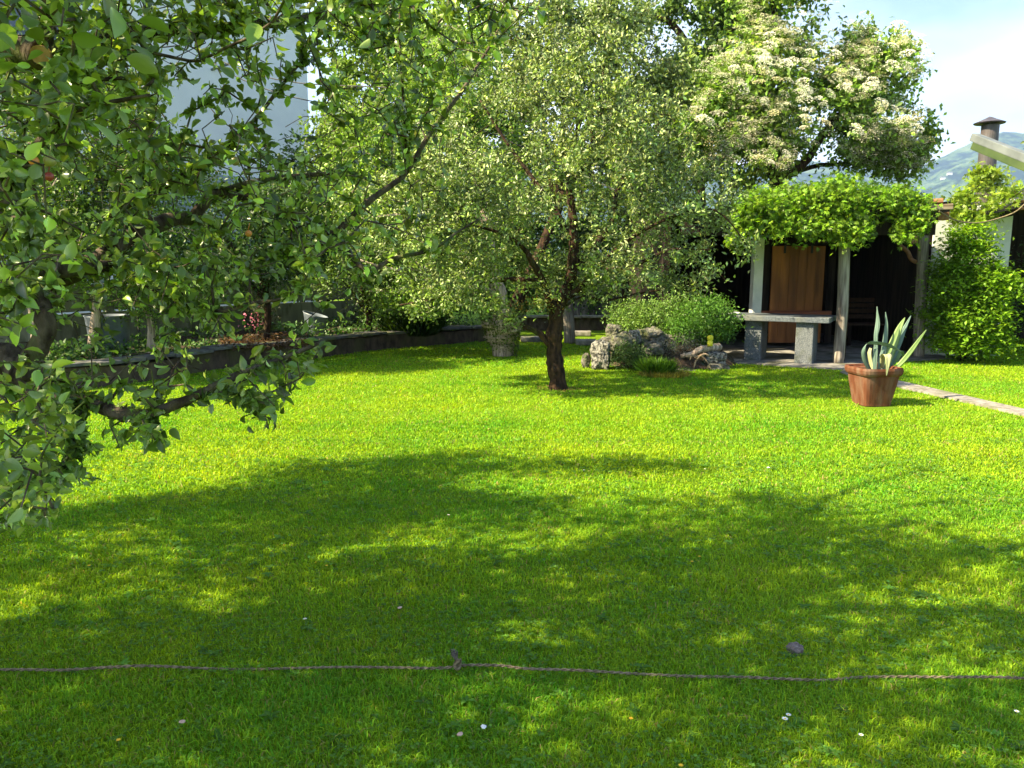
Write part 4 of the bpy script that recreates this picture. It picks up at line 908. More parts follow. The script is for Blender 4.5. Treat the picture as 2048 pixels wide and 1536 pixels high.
# ================================================================== CENTRE APPLE TREE
cg = gnd(1117, 779)
def centre_apple():
    Y = cg.y
    def s(l, dy=None): return [at(u, v, Y + (dy[i] if dy else 0)) for i, (u, v) in enumerate(l)]
    tr = s([(1117, 783), (1112, 740), (1108, 700), (1108, 660), (1112, 630), (1124, 600), (1140, 560), (1148, 500), (1146, 440), (1140, 380), (1130, 300)], [0, 0, 0, 0, .0, .05, .1, .1, .1, .1, .1])
    L = [(tr, .125, .035),
         (s([(1100, 690), (1080, 668), (1055, 655), (1040, 648)], [0, -.05, -.1, -.1]), .045, .03),
         (s([(1110, 640), (1100, 600), (1085, 560), (1062, 520), (1050, 500), (1010, 470), (930, 450), (850, 470)], [0, -.1, -.2, -.3, -.3, -.5, -.6, -.8]), .055, .012),
         (s([(1124, 605), (1160, 575), (1200, 545), (1270, 530), (1340, 500), (1420, 500)], [.05, 0, -.1, -.3, -.5, -.7]), .045, .010),
         (s([(1112, 628), (1150, 600), (1175, 590)], [0, .2, .3]), .02, .01),
         (s([(1142, 545), (1190, 490), (1225, 440), (1235, 380), (1290, 300), (1330, 220)], [.1, .3, .5, .7, .8, .9]), .05, .012),
         (s([(1148, 490), (1110, 420), (1060, 350), (1010, 280), (960, 200)], [.1, .4, .6, .8, .9]), .045, .012),
         (s([(1140, 380), (1180, 300), (1200, 200), (1210, 120)], [.1, -.1, -.2, -.2]), .03, .01),
         (s([(1085, 560), (1000, 560), (920, 580), (860, 600), (800, 610)], [-.2, .3, .5, .6, .6]), .03, .01),
         (s([(1140, 560), (1200, 600), (1260, 590), (1320, 580)], [.1, .5, .8, .9]), .03, .01),
         (s([(1160, 575), (1230, 500), (1330, 440), (1430, 420), (1500, 500)], [0, -.5, -.9, -1.1, -1.0]), .03, .006)]
    c = at(1085, 370, Y); k = Y / FPX
    sh = [((c.x + .05, Y, c.z + .1), (1.75, 1.8, 1.45), 5), ((at(880, 440, Y).x, Y - .1, at(880, 450, Y).z), (1.35, 1.4, 1.0), 2), ((at(1330, 430, Y).x, Y - .2, at(1330, 410, Y).z), (.85, 1.1, .9), 1.5),
          ((at(1150, 180, Y).x, Y, at(1150, 170, Y).z), (1.15, 1.2, .75), 1.3), ((at(1330, 270, Y).x, Y, at(1330, 270, Y).z), (.7, .9, .7), .8), ((at(1000, 530, Y).x, Y - .1, at(1000, 545, Y).z), (1.3, 1.3, .55), 1.4), ((at(1290, 540, Y).x, Y - .2, at(1290, 540, Y).z), (.95, 1.1, .45), 1.0)]
    att = crown_points(1950, sh, seed=5, shell=.5, clump=.95)
    u, v, f = proj(att); bad = (v > 655) | ((u > 1240) & (v > 585)) | ((u > 1400) & (v < 330)) | ((u > 1440) & (v > 520)) | (inpoly(u, v, [(1140, 600), (1250, 590), (1260, 660), (1130, 660)])) | inpoly(u, v, [(1010, 640), (1090, 640), (1090, 800), (1010, 800)]) | ((u < 830) & (v > 600))
    bad |= (att[:, 1] < Y + .1) & (((abs(u - 1145) < 22) & (v > 380) & (v < 610)) | ((abs(u - 1225) < 28) & (v > 370) & (v < 490)) | ((abs(u - 1075) < 32) & (v > 455) & (v < 560))) & (R.random(len(u)) < .8); att = att[~bad]
    extra = np.array([list(at(u_, v_, Y - 1.0 + .2 * R.random())) for u_, v_ in [(1460, 470), (1480, 500), (1500, 495), (1470, 530), (1490, 520), (1450, 560), (1420, 580), (1510, 485), (1400, 600), (1380, 585)]])
    att = np.concatenate([att, extra])
    e, N, par, tips = tree('apple_tree', 'gnarled apple tree with dark trunk in the middle of the lawn', 'tree', tuple(cg), L, att, M['bark_dark'], M['grey_leaf'], 32, .12, .062, (.145, .21, .062), T_diamond(.46, .16), rtip=.0022,
         sides=14, bump=.38, step=.15, seed=4, up=.25, droop=.1, whorl=.4, cvar=.35, clumpf=.7, tint=(1.6, 1.3, .6), mat_var=(.45, .25), tw=4)
    # reddish young sprout on the trunk
    n = 120; q = at(1075, 610, Y - .15); P = np.array([q.x, q.y, q.z]) + R.normal(0, 1, (n, 3)) * [.14, .06, .05]
    V, F, c_ = scatter(P, R.normal(0, 1, (n, 3)) + [0, 0, .6], R.normal(0, 1, (n, 3)) + [0, -.5, 1], R.uniform(.03, .05, n), T_diamond(.5), leafcol(n, (.30, .17, .05), .2, .1)); np_mesh('red_sprout', V, F, M['leaf'], e, c_)
    m = MB()
    for i in range(26): a = R.uniform(0, 6.28); m.tube([(cg.x + math.cos(a) * .11, cg.y + math.sin(a) * .1, 0), (cg.x + math.cos(a) * R.uniform(.16, .3), cg.y + math.sin(a) * R.uniform(.15, .28), R.uniform(.01, .04))], .003, 4)
    tag(m.build('fallen_twigs', M['brown_wood'], e), kind='stuff')
centre_apple()

# ================================================================== IVY TRUNK TREE (second, farther)
def ivy_tree():
    g0 = gnd(1006, 714); Y = g0.y + .2
    def s(l, dy=None): return [at(u, v, Y + (dy[i] if dy else 0)) for i, (u, v) in enumerate(l)]
    L = [(s([(1007, 718), (1005, 690), (1003, 650), (1000, 600), (985, 540), (975, 470), (960, 380), (950, 300)]), .19, .07),
         (s([(1000, 600), (940, 560), (870, 540), (790, 540), (720, 520)], [0, -.3, -.6, -.8, -.9]), .07, .015),
         (s([(985, 540), (920, 470), (850, 400), (780, 330), (720, 260)], [0, 0, .2, .3, .4]), .08, .015),
         (s([(975, 470), (1040, 400), (1090, 330)], [0, .2, .4]), .06, .02), (s([(950, 300), (900, 220), (860, 150)], [0, 0, 0]), .04, .012), (s([(970, 450), (900, 430), (800, 430), (700, 440)], [0, -.4, -.8, -1]), .05, .012)]
    k = Y / FPX
    def el(u, v, ru, rv, d, w): c = at(u, v, Y + d); return ((c.x, c.y, c.z), (ru * k, 1.4, rv * k), w)
    sh = [el(860, 330, 230, 190, .3, 5), el(760, 420, 150, 150, .3, 2.5), el(900, 510, 120, 90, .3, 1.5), el(830, 560, 110, 75, .2, 1.5), el(900, 140, 130, 90, 0, 1.2),el(860, 600, 60, 35, -.5, .5)]
    att = crown_points(1900, sh, seed=15, shell=.5, clump=.4); u, v, f = proj(att); att = att[(v < 658) & (u > 640)]
    e, N, par, tips = tree('fruit_tree', 'fruit tree with broad pale ivy-wrapped trunk left of the dark apple trunk', 'tree', tuple(g0), L, att, M['bark_ivy'], M['leaf'], 28, .14, .075, (.155, .26, .048), T_diamond(.6, .12), rtip=.003, sides=16, bump=.35, step=.2, seed=6, up=.35, whorl=.3, cvar=.35, clumpf=.7, mat_var=(.28, .22))
    # broken funnel shaped bark of the trunk + ivy leaves
    m = MB(); P = s([(1007, 719), (1006, 700), (1004, 680), (1003, 660), (1002, 640)]); m.tube(smooth_path(P, 5), np.interp(np.linspace(0, 1, 21), [0, .3, .7, 1], [.17, .20, .29, .33]), 26, bump=.32, seed=3); m.build('bark', M['bark_ivy'], e, smooth=True)
    n = 3200; t = R.random(n) * 1.12; a = R.uniform(0, 6.28, n); rr = np.interp(t, [0, .25, 1], [.2, .25, .38]); c0, c1 = np.array(P[0]), np.array(P[-1]) + [0, 0, .2]
    C = c0 + (c1 - c0) * t[:, None] + np.stack([np.cos(a) * rr, np.sin(a) * rr, R.normal(0, .03, n)], 1); keep = R.random(n) < np.clip((t - .18) * 1.9, 0, 1) + (np.cos(a) > .3) * .3; C = C[keep]; a = a[keep]; n = len(C)
    V, F, c = scatter(C, np.stack([np.cos(a), np.sin(a), R.normal(-.6, .5, n)], 1), np.stack([np.cos(a), np.sin(a), R.normal(.4, .4, n)], 1), R.uniform(.03, .06, n), T_diamond(.8), leafcol(n, (.11, .15, .035), .3, .2)); np_mesh('ivy', V, F, M['leaf'], e, c)
ivy_tree()

# ================================================================== BACKGROUND TREES
def bgtree(name, label, u, v, Y, shapes, natt, per, size, col, bark, mat, seed, trunk=None, limbs=None, group=None, spread=.3, rtip=.004, r0=.16, tmpl=None, clump=.35, cut=None, **kw):
    k = Y / FPX
    def el(uu, vv, ru, rv, rd, w): c = at(uu, vv, Y); return ((c.x, c.y, c.z), (ru * k, rd, rv * k), w)
    sh = [el(*s) for s in shapes]; b = Vector((at(u, v, Y).x, Y, 0))
    if trunk is None:
        top = np.mean([s[0] for s in sh], 0); trunk_pts = [b, b.lerp(Vector(top), .35) + Vector((.1, 0, 0)), b.lerp(Vector(top), .7), Vector(top) + Vector((0, 0, .3))]
        L = [(trunk_pts, r0, r0 * .3)]
        for s in sh: L.append(([b.lerp(Vector(top), .5), b.lerp(Vector(top), .5).lerp(Vector(s[0]), .55) + Vector((0, 0, .25)), Vector(s[0])], r0 * .45, r0 * .12))
    else:
        L = [([at(a, c, Y + (d[0] if d else 0)) for a, c, *d in l], ra, rb) for l, ra, rb in [trunk] + (limbs or [])]; b = L[0][0][0].copy(); L[0][0].insert(0, Vector((b.x, b.y, 0))); b.z = 0
    att = crown_points(natt, sh, seed=seed, shell=.55, clump=clump)
    if cut:
        cu, cv, cf = proj(att); att = att[~inpoly(cu, cv, cut)]
    kw.setdefault('cvar', .35); kw.setdefault('whorl', .3)
    return tree(name, label, 'tree', tuple(b), L, att, bark, mat, per, spread, size, col, tmpl or T_diamond(.6, .1), rtip=rtip, step=.3, seed=seed, group=group, **kw)
# elder in blossom behind the shelter
e, N, par, tips = bgtree('elder_tree', 'elder tree with flat white blossom heads rising behind the shelter', 1590, 520, 16.6,
    [(1520, 180, 120, 110, 1.3, 3), (1650, 250, 150, 90, 1.4, 4), (1745, 150, 85, 85, 1.1, 2.4), (1790, 270, 65, 85, 1.0, 2.2), (1430, 240, 85, 90, 1.0, 2.2), (1550, 20, 90, 130, 1.1, 2.8), (1800, 330, 45, 40, .8, .7), (1500, 330, 100, 60, 1, 1.3), (1660, 130, 70, 60, 1, 1)],
    1900, 26, .12, (.15, .26, .045), M['bark_dark'], M['leaf'], 21,
    trunk=([(1575, 470), (1560, 390), (1548, 340), (1540, 300), (1530, 200), (1545, 80), (1550, -20)], .17, .05),
    limbs=[([(1556, 345, 0), (1585, 338, 0), (1615, 318, 0), (1660, 250, 0), (1740, 170, 0), (1760, 110, 0)], .12, .03), ([(1660, 250, 0), (1740, 280, -.2), (1800, 300, -.2)], .06, .02), ([(1545, 320, 0), (1480, 280, 0), (1420, 240, 0)], .08, .02), ([(1560, 360, .3), (1640, 330, .6), (1760, 330, .8)], .07, .02)], cut=[(1575, 318), (1640, 300), (1700, 322), (1700, 400), (1575, 400)], spread=.24, clump=.85, up=.6, clumpf=.9, mat_var=(.4, .22), tint=(1.6, 1.25, .5))
def umbels(e):
    rg = np.random.default_rng(31); meshes = []
    for q in range(4):
        n = 150; r = np.sqrt(rg.random(n)) * .15; a = rg.uniform(0, 6.28, n); P = np.stack([r * np.cos(a), r * np.sin(a) * .9, .07 * np.cos(r / .15 * 1.4) + rg.normal(0, .005, n)], 1)
        cc = np.array([.86, .84, .66]) if q < 3 else np.array([.78, .72, .42])
        V, F, c = scatter(P, rg.normal(0, 1, (n, 3)) * [1, 1, .3], np.tile([0., 0, 1], (n, 1)) + rg.normal(0, .3, (n, 3)), rg.uniform(.015, .024, n), T_quad(.9), cc * np.exp(rg.normal(0, .08, (n, 1))))
        o = np_mesh('blossom', V, F, M['flower'], e, c); meshes.append(o.data)
        if q == 0: pass
        bpy.data.objects.remove(o)
    P = np.array([t[1] for t in tips]); u, v, f = proj(P)
    # heads sit on the outside of the crown facing light and camera
    ctr = np.array([at(1620, 220, 16.6)]); score = (P[:, 1] < 16.5) & (u > 1370) & (u < 1850) & (v > -20) & (v < 345)
    S = np.where(score)[0]; hot = [(1560, 190, 120, 70), (1550, 30, 80, 90), (1450, 180, 60, 60), (1550, 90, 60, 60), (1640, 225, 110, 45), (1400, 230, 50, 40), (1480, 230, 70, 50), (1760, 180, 60, 60), (1520, 320, 40, 30)]
    w = np.array([sum(math.exp(-((u[i] - a) / c) ** 2 - ((v[i] - b) / d) ** 2) for a, b, c, d in hot) + .03 for i in S]); w /= w.sum()
    pick = rg.choice(S, min(800, len(S)), replace=False, p=w)
    order = sorted(pick, key=lambda i: P[i, 1])
    for n_, i in enumerate(order):
        d = unit(P[i] - np.array([at(1620, 260, 17.4)])[0]); q = P[i] + d * .08 + np.array([-.05, -.2, .05])
        if n_ < 98:
            o = bpy.data.objects.new('blossom', meshes[int(rg.integers(0, 4)) if n_ % 2 else int(rg.integers(0, 3))]); COL.objects.link(o); o.parent = e; o.matrix_parent_inverse = Matrix.Translation(-Vector(e.location))
            o.location = q; s = rg.uniform(.55, 1.1); o.scale = (s, s, s); o.rotation_euler = (rg.uniform(.3, 1.15), rg.uniform(-.5, .3), rg.uniform(0, .6))
    rest = order[98:]; parts = []
    for i in rest:
        n = 110; r = np.sqrt(rg.random(n)) * .15; a = rg.uniform(0, 6.28, n); q = P[i] + np.array([-.03, -.2, .07]); tl = rg.uniform(.3, 1.1)
        PP = q + np.stack([r * np.cos(a), r * np.sin(a) * math.cos(tl), r * np.sin(a) * math.sin(tl) * .9 + .03 * np.cos(r * 12)], 1)
        cc = np.array([.86, .84, .66]) if rg.random() < .88 else np.array([.7, .64, .34])
        parts.append(scatter(PP, rg.normal(0, 1, (n, 3)) * [1, 1, .3], np.tile([0., -.3, 1], (n, 1)) + rg.normal(0, .3, (n, 3)), rg.uniform(.014, .022, n), T_quad(.9), cc * np.exp(rg.normal(0, .08, (n, 1)))))
    if parts: V, F, c = merge(parts); tag(np_mesh('far_blossoms', V, F, M['flower'], e, c), kind='stuff')
umbels(e)
# dark tall tree left of the elder, arching trunk
bgtree('dark_tree', 'dark tall tree with arching bare limb left of the blossoming elder', 1400, 520, 20.5,
    [(1460, 60, 70, 130, 1.4, 3), (1400, 190, 80, 110, 1.3, 2.5), (1300, 300, 110, 90, 1.3, 2), (1250, -20, 120, 70, 1.2, 1.2), (1400, -40, 70, 80, 1.2, 1), (1480, 200, 60, 100, 1.2, 1.3)],
    1100, 28, .135, (.11, .19, .045), M['bark_dark'], M['leaf'], 33,
    trunk=([(1402, 500), (1400, 300), (1398, 190), (1390, 120), (1365, 75), (1330, 38), (1285, 40), (1255, 75)], .16, .045),
    limbs=[([(1400, 260, 0), (1440, 150, 0), (1470, 40, 0), (1490, -60, 0)], .12, .04), ([(1330, 38, 0), (1350, 0, 0), (1345, -60, 0)], .06, .03), ([(1400, 300, 0), (1340, 300, 0), (1280, 320, 0)], .08, .03)], spread=.26, clump=.8, clumpf=1, rtip=.006)
# loose greyish tree above the middle, sky showing through
bgtree('loose_tree', 'tall loose grey green tree above the middle apple tree with sky showing through', 1000, 520, 17.5,
    [(1150, 60, 90, 110, 1.2, 2), (1240, 120, 90, 80, 1.2, 1.6), (1240, 20, 80, 70, 1.2, 1.2), (1270, 270, 110, 100, 1.2, 2.4), (1060, 120, 90, 120, 1.2, 2), (1340, 210, 60, 70, 1, 1), (1150, 240, 110, 90, 1.2, 1.8), (1330, 130, 50, 60, 1, .6)],
    1300, 24, .11, (.16, .225, .075), M['bark_dark'], M['grey_leaf'], 41, spread=.22, clump=.7, clumpf=.9, rtip=.005)
# big yellow-green tree in front of the house's right end
bgtree('bright_tree', 'broad bright green tree hiding the right end of the white house', 800, 540, 18.5,
    [(760, 150, 110, 160, 1.6, 3), (880, 60, 120, 110, 1.6, 2.2), (690, 330, 90, 110, 1.3, 1.6), (850, 330, 130, 120, 1.6, 2.4), (1000, 250, 90, 150, 1.4, 2), (740, 20, 80, 70, 1.2, 1.0), (640, 450, 90, 70, 1.2, 1.2)],
    1700, 30, .125, (.155, .25, .042), M['bark_dark'], M['leaf'], 51, spread=.26, clump=.5, clumpf=1, rtip=.006, mat_var=(.3, .25))
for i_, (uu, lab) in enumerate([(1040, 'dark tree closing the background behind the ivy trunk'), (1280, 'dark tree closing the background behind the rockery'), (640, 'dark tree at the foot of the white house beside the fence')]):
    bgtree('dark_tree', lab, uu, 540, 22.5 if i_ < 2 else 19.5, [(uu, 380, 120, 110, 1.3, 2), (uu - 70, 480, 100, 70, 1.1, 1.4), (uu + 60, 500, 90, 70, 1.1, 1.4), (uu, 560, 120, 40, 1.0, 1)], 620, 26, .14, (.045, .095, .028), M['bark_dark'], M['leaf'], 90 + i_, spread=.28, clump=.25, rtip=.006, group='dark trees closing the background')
# trees and tall shrubs in the bed before the fence and house
gB = 'small trees in the left flower bed'
bgtree('bed_tree', 'sunlit small-leaved tree in the bed at the far left edge', 60, 690, 10.4, [(40, 410, 120, 95, 1.1, 2), (150, 500, 90, 70, .9, 1), (-90, 400, 130, 90, 1.1, 1.6)], 900, 26, .06, (.13, .215, .04), M['bark_ivy'], M['leaf'], 61, group=gB, spread=.3, clump=.3, r0=.07)
bgtree('bed_tree', 'sunlit small tree in the bed left of the concrete fence gap', 290, 690, 11.4, [(240, 400, 110, 90, 1.1, 2), (190, 500, 100, 80, 1, 1.3), (370, 500, 80, 80, .9, 1.2), (320, 580, 90, 50, .8, .8)], 900, 26, .06, (.125, .215, .045), M['bark_ivy'], M['leaf'], 62, group=gB, spread=.3, clump=.3, r0=.07)
bgtree('bed_tree', 'dark leaved small tree directly above the visible stretch of concrete fence', 520, 670, 13.3, [(500, 455, 110, 90, 1.1, 2), (590, 500, 80, 55, .9, 1), (430, 540, 60, 40, .8, .6), (600, 400, 70, 60, .9, .8)], 800, 24, .07, (.06, .12, .035), M['bark_dark'], M['leaf'], 63, group=gB, spread=.32, clump=.35, r0=.08)
bgtree('bed_tree', 'light green small tree beside the bed at the right end of the fence', 730, 650, 15.3, [(720, 500, 80, 80, 1, 2), (800, 560, 90, 70, 1, 1.6), (650, 560, 40, 30, .6, .4)], 420, 24, .07, (.10, .17, .045), M['bark_dark'], M['leaf'], 64, group=gB, spread=.32, clump=.3, r0=.08)
bgtree('bed_tree', 'taller sunlit tree at the far left rising before the white house', 170, 690, 11.2, [(150, 270, 150, 90, 1.2, 2), (60, 150, 110, 70, 1, 1), (330, 330, 110, 60, 1, 1.2), (250, 190, 70, 60, .9, .5)], 800, 24, .062, (.11, .185, .04), M['bark_ivy'], M['leaf'], 67, group=gB, spread=.2, clump=.6, r0=.08)
# dark hedge closing the view behind the middle trunks and right of the fence
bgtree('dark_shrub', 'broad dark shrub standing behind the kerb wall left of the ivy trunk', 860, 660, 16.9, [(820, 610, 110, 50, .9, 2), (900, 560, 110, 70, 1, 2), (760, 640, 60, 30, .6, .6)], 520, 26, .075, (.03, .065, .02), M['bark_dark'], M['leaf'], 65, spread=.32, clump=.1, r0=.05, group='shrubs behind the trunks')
bgtree('dark_shrub', 'leafy green shrub behind the terrace wall between the two trunks', 1080, 620, 20.6, [(1080, 540, 110, 80, 1, 2), (1180, 590, 90, 42, .9, 1.6), (1010, 600, 60, 40, .8, .8), (1290, 520, 120, 50, 1, 1.2)], 620, 26, .085, (.07, .14, .03), M['bark_dark'], M['leaf'], 66, spread=.36, clump=.15, r0=.05, group='shrubs behind the trunks')

# ================================================================== SHRUBS, VINE, SMALL PLANTS
def shrub(name, label, cat, base, shapes, n, size, col, mat=None, tmpl=None, seed=0, flat=0, up=.6, droop=.2, shell=.6, clump=.2, var=(.28, .2), stems=7, group=None, per=1, spread=.05, tint=(1.6, 1.3, .5), rt=.006):
    e = empty(name, base, label, cat, group); att = crown_points(n // 12, shapes, seed, shell, clump)
    c = np.mean([s[0] for s in shapes], 0); L = []
    for i in range(stems):
        t = shapes[i % len(shapes)]; q = np.array(t[0]) + R.normal(0, .25, 3) * np.array(t[1]); b = Vector(base) + Vector((R.normal(0, .04), R.normal(0, .04), 0)); L.append(([b, b.lerp(Vector(q), .5) + Vector((0, 0, .05)), Vector(q)], rt * 1.8, rt * .5))
    N, par, rr, paths = skeleton(L); n0 = len(N); m = MB()
    for P, r in paths: m.tube(P, r, 5)
    m.build('stems', M['bark_dark'], e); N, par, tips = grow(N, par, att, step=.12, seed=seed)
    V, F = twig_mesh(N, par, pipe(N, par, .0018), n0, n=3, rmax=.008); np_mesh('twigs', V, F, M['bark_dark'], e)
    V, F, c_ = leaves_on(tips, N, par, 12, spread * 3, size, col, tmpl or T_diamond(.5), mat_var=var, up=up, droop=droop, flat=flat, clumpf=.4, seed=seed, tint=tint); np_mesh('foliage', V, F, mat or M['leaf'], e, c_); return e
def E(u, v, Y, ru, rv, rd, w=1): c = at(u, v, Y); k = Y / FPX; return ((c.x, c.y, c.z), (ru * k, rd, rv * k), w)
# vine on the shelter: separate mass with hanging tongues
def vine():
    sh = [E(1530, 412, 12.35, 65, 24, .45, 2), E(1650, 402, 12.35, 80, 30, .5, 3), E(1760, 405, 12.4, 80, 28, .5, 2.6), E(1820, 420, 12.4, 38, 34, .4, 1), E(1600, 400, 13.0, 110, 28, .6, 1.6), E(1720, 400, 13.1, 120, 28, .6, 1.6),
          E(1477, 465, 12.15, 14, 38, .12, .45), E(1496, 440, 12.15, 26, 34, .2, .6), E(1560, 452, 12.1, 16, 28, .12, .4), E(1622, 462, 12.05, 20, 24, .12, .5), E(1605, 440, 12.1, 34, 24, .2, .7), E(1690, 462, 12.0, 34, 30, .18, .9), E(1722, 450, 12.0, 26, 16, .15, .4), E(1818, 462, 12.1, 26, 26, .15, .6), E(1690, 372, 12.4, 40, 16, .3, .6)]
    b = gnd(1676, 727) + Vector((.12, .1, 0)); e = empty('vine', b, 'bright green creeper covering the shelter roof with hanging tongues', 'climbing plant')
    att = crown_points(1500, sh, 71, .6, .15); top = at(1690, 440, 12.6)
    L = [([b, b + Vector((.02, .02, 1.2)), top, at(1640, 415, 12.5), at(1560, 415, 12.4), at(1490, 430, 12.3)], .028, .01), ([top, at(1740, 415, 12.5), at(1830, 425, 12.4)], .02, .008)]
    N, par, rr, paths = skeleton(L); n0 = len(N); m = MB()
    for P, r in paths: m.tube(P, r, 7, bump=.2)
    m.build('stem', M['bark_dark'], e); N, par, tips = grow(N, par, att, step=.14, seed=2)
    V, F = twig_mesh(N, par, pipe(N, par, .0018), n0, n=3, rmax=.008); np_mesh('twigs', V, F, M['bark_dark'], e)
    V, F, c = leaves_on(tips, N, par, 13, .15, .07, (.13, .255, .02), T_hand(), mat_var=(.4, .25), cvar=.25, up=.7, droop=.5, clumpf=.4, seed=3, tint=(1.9, 1.35, .6)); np_mesh('foliage', V, F, M['leaf'], e, c)
    # second creeper around the stove pipe and along the white wall
    sh = [E(1960, 350, 13.9, 22, 22, .25, 1), E(1985, 365, 13.9, 26, 20, .25, 1.2), E(1930, 395, 13.2, 22, 14, .2, .8), E(1975, 425, 13.0, 34, 14, .15, 1), E(1915, 425, 13.1, 8, 34, .1, .6), E(1995, 395, 13.2, 22, 12, .15, .5), E(2030, 380, 13, 20, 8, .15, .3)]
    b = Vector((at(1925, 700, 13.5).x, 13.5, 0)); e = empty('vine', b, 'yellow green creeper climbing the white wall to the stove pipe', 'climbing plant')
    att = crown_points(260, sh, 72, .4, .1); P0 = [b, at(1920, 560, 13.55), at(1915, 440, 13.2), at(1925, 400, 13.2), at(1958, 370, 13.7), at(1965, 350, 13.9)]
    N, par, rr, paths = skeleton([(P0, .02, .006), ([at(1915, 432, 13.15), at(1960, 430, 13.0), at(2000, 410, 12.9), at(2048, 380, 12.7)], .008, .004)]); n0 = len(N); m = MB()
    for P, r in paths: m.tube(P, r, 6)
    m.build('stem', M['bark_dark'], e); N, par, tips = grow(N, par, att, step=.12, seed=2); V, F = twig_mesh(N, par, pipe(N, par, .0018), n0, n=3, rmax=.006); np_mesh('twigs', V, F, M['bark_dark'], e)
    V, F, c = leaves_on(tips, N, par, 9, .14, .075, (.19, .30, .03), T_hand(), mat_var=(.22, .25), up=.7, droop=.5, clumpf=.4, seed=3, tint=(1.7, 1.25, .6)); np_mesh('foliage', V, F, M['leaf'], e, c)
    m = MB(); m.tube(smooth_path([at(1878, 422, 12.2), at(1910, 440, 12.4), at(1950, 446, 12.6), at(1985, 440, 12.7), at(2030, 424, 12.6), at(2060, 398, 12.5), at(2100, 370, 12.4)], 5), .011, 6)
    tag(m.build('slack_cable', M['rope']), 'pale slack cable hanging in front of the white outbuilding wall', 'cable')
vine()
# hornbeam: layered flat sprays
hb = at(1940, 712, 12.75)
shrub('hornbeam', 'tall bright green hornbeam bush with layered sprays before the white wall', 'bush', (hb.x, 12.9, 0),
      [E(1940, 478, 12.9, 40, 34, .35, .6), E(1935, 525, 12.85, 60, 40, .5, 1.3), E(1942, 580, 12.8, 76, 48, .65, 2.6), E(1932, 640, 12.8, 80, 48, .7, 3), E(1935, 685, 12.85, 78, 30, .65, 2), E(1990, 560, 12.8, 38, 24, .4, .7)],
      30000, .085, (.17, .32, .024), tmpl=T_diamond(.55), seed=81, flat=.75, up=1.2, droop=.1, shell=.7, clump=.45, var=(.28, .28), stems=12, spread=.07, tint=(1.7, 1.3, .5))
shrub('dark_shrub', 'dark green shrub at the right edge beside the hornbeam', 'bush', (8.7, 13.9, 0), [((8.6, 14.0, .9), (.6, .5, .8), 1), ((9.2, 13.6, 1.3), (.6, .5, 1.0), 1)], 3600, .07, (.05, .10, .03), seed=82, flat=.4, stems=6)
shrub('corner_tree', 'mixed green and reddish foliage in the upper right corner', 'tree', (9.2, 12.6, 0), [((8.55, 12.5, 3.6), (.5, .4, .28), 1), ((8.35, 12.4, 3.95), (.32, .3, .16), .6), ((9.1, 12.6, 4.1), (.6, .5, .5), 1), ((8.3, 12.3, 2.95), (.28, .3, .12), .35)], 2600, .085, (.12, .17, .05), seed=83, stems=5, rt=.02, clump=.4, tint=(2.2, .8, .8), var=(.3, .5))
# rockery shrubs
def spike(w=.16): return np.array([(0, 0, 0), (-w / 2, .4, .02), (0, 1, 0), (w / 2, .4, .02)]), [np.array([(0, 3, 2, 1)])]
gR = 'shrubs growing on the rockery'
shrub('rockery_shrub', 'loose mid green shrub on the left half of the rockery', 'bush', tuple(at(1290, 672, 13.0)), [E(1270, 628, 13.1, 60, 28, .5, 2), E(1320, 640, 13.0, 60, 34, .5, 2), E(1250, 660, 12.8, 36, 14, .3, .6), E(1350, 610, 13.2, 55, 20, .5, 1)], 9500, .05, (.13, .235, .05), seed=91, group=gR)
shrub('rockery_shrub', 'dense dark green domed shrub left of the granite table', 'bush', tuple(at(1405, 685, 12.9)), [E(1410, 640, 12.7, 66, 44, .55, 3), E(1370, 665, 12.6, 40, 26, .35, 1)], 13000, .065, (.09, .21, .03), tmpl=spike(.3), seed=92, shell=.75, clump=.1, group=gR, var=(.3, .15))
shrub('rockery_shrub', 'small dark shrub just right of the upright speckled block', 'bush', tuple(at(1255, 735, 11.85)), [E(1255, 712, 11.85, 36, 24, .28, 1)], 3200, .036, (.07, .13, .035), seed=93, group=gR, rt=.003)
shrub('rockery_shrub', 'low grey leaved dry plant in the middle of the rockery', 'bush', tuple(at(1365, 712, 12.2)), [E(1365, 693, 12.2, 50, 18, .25, 1)], 1500, .04, (.15, .17, .15), tmpl=spike(.25), seed=94, group=gR, rt=.003)
# feathery grass tuft
def tuft(name, label, c, rx, h, n, col, w=.006, seed=0):
    rg = np.random.default_rng(seed); a = rg.uniform(0, 6.28, n); r = np.sqrt(rg.random(n)) * rx; P = np.array(c) + np.stack([r * np.cos(a), r * np.sin(a), np.zeros(n)], 1)
    ax = np.stack([np.cos(a) * .6, np.sin(a) * .6, np.ones(n)], 1) + rg.normal(0, .3, (n, 3)); V, F, cc = scatter(P, ax, rg.normal(0, 1, (n, 3)), h * rg.uniform(.5, 1.1, n), spike(w / h * 3), leafcol(n, col, .3, .25))
    return tag(np_mesh(name, V, F, M['grass'], None, cc), label, 'grass tuft')
c = gnd(1312, 748); tuft('grass_tuft', 'feathery green grass tuft in front of the rockery', (c.x, c.y, 0), .2, .27, 1500, (.09, .2, .02), seed=1)
c = gnd(1290, 752); tuft('grass_tuft', 'strip of longer dry yellowish grass along the rockery foot', (c.x + .3, c.y + .06, 0), .35, .09, 1200, (.28, .26, .06), seed=2)
c = at(835, 690, 16.3); tuft('grass_tuft', 'dark arching grass clump by the kerb wall left of the ivy trunk', (c.x, 15.6, 0.2), .42, .55, 2600, (.03, .07, .015), w=.012, seed=3)
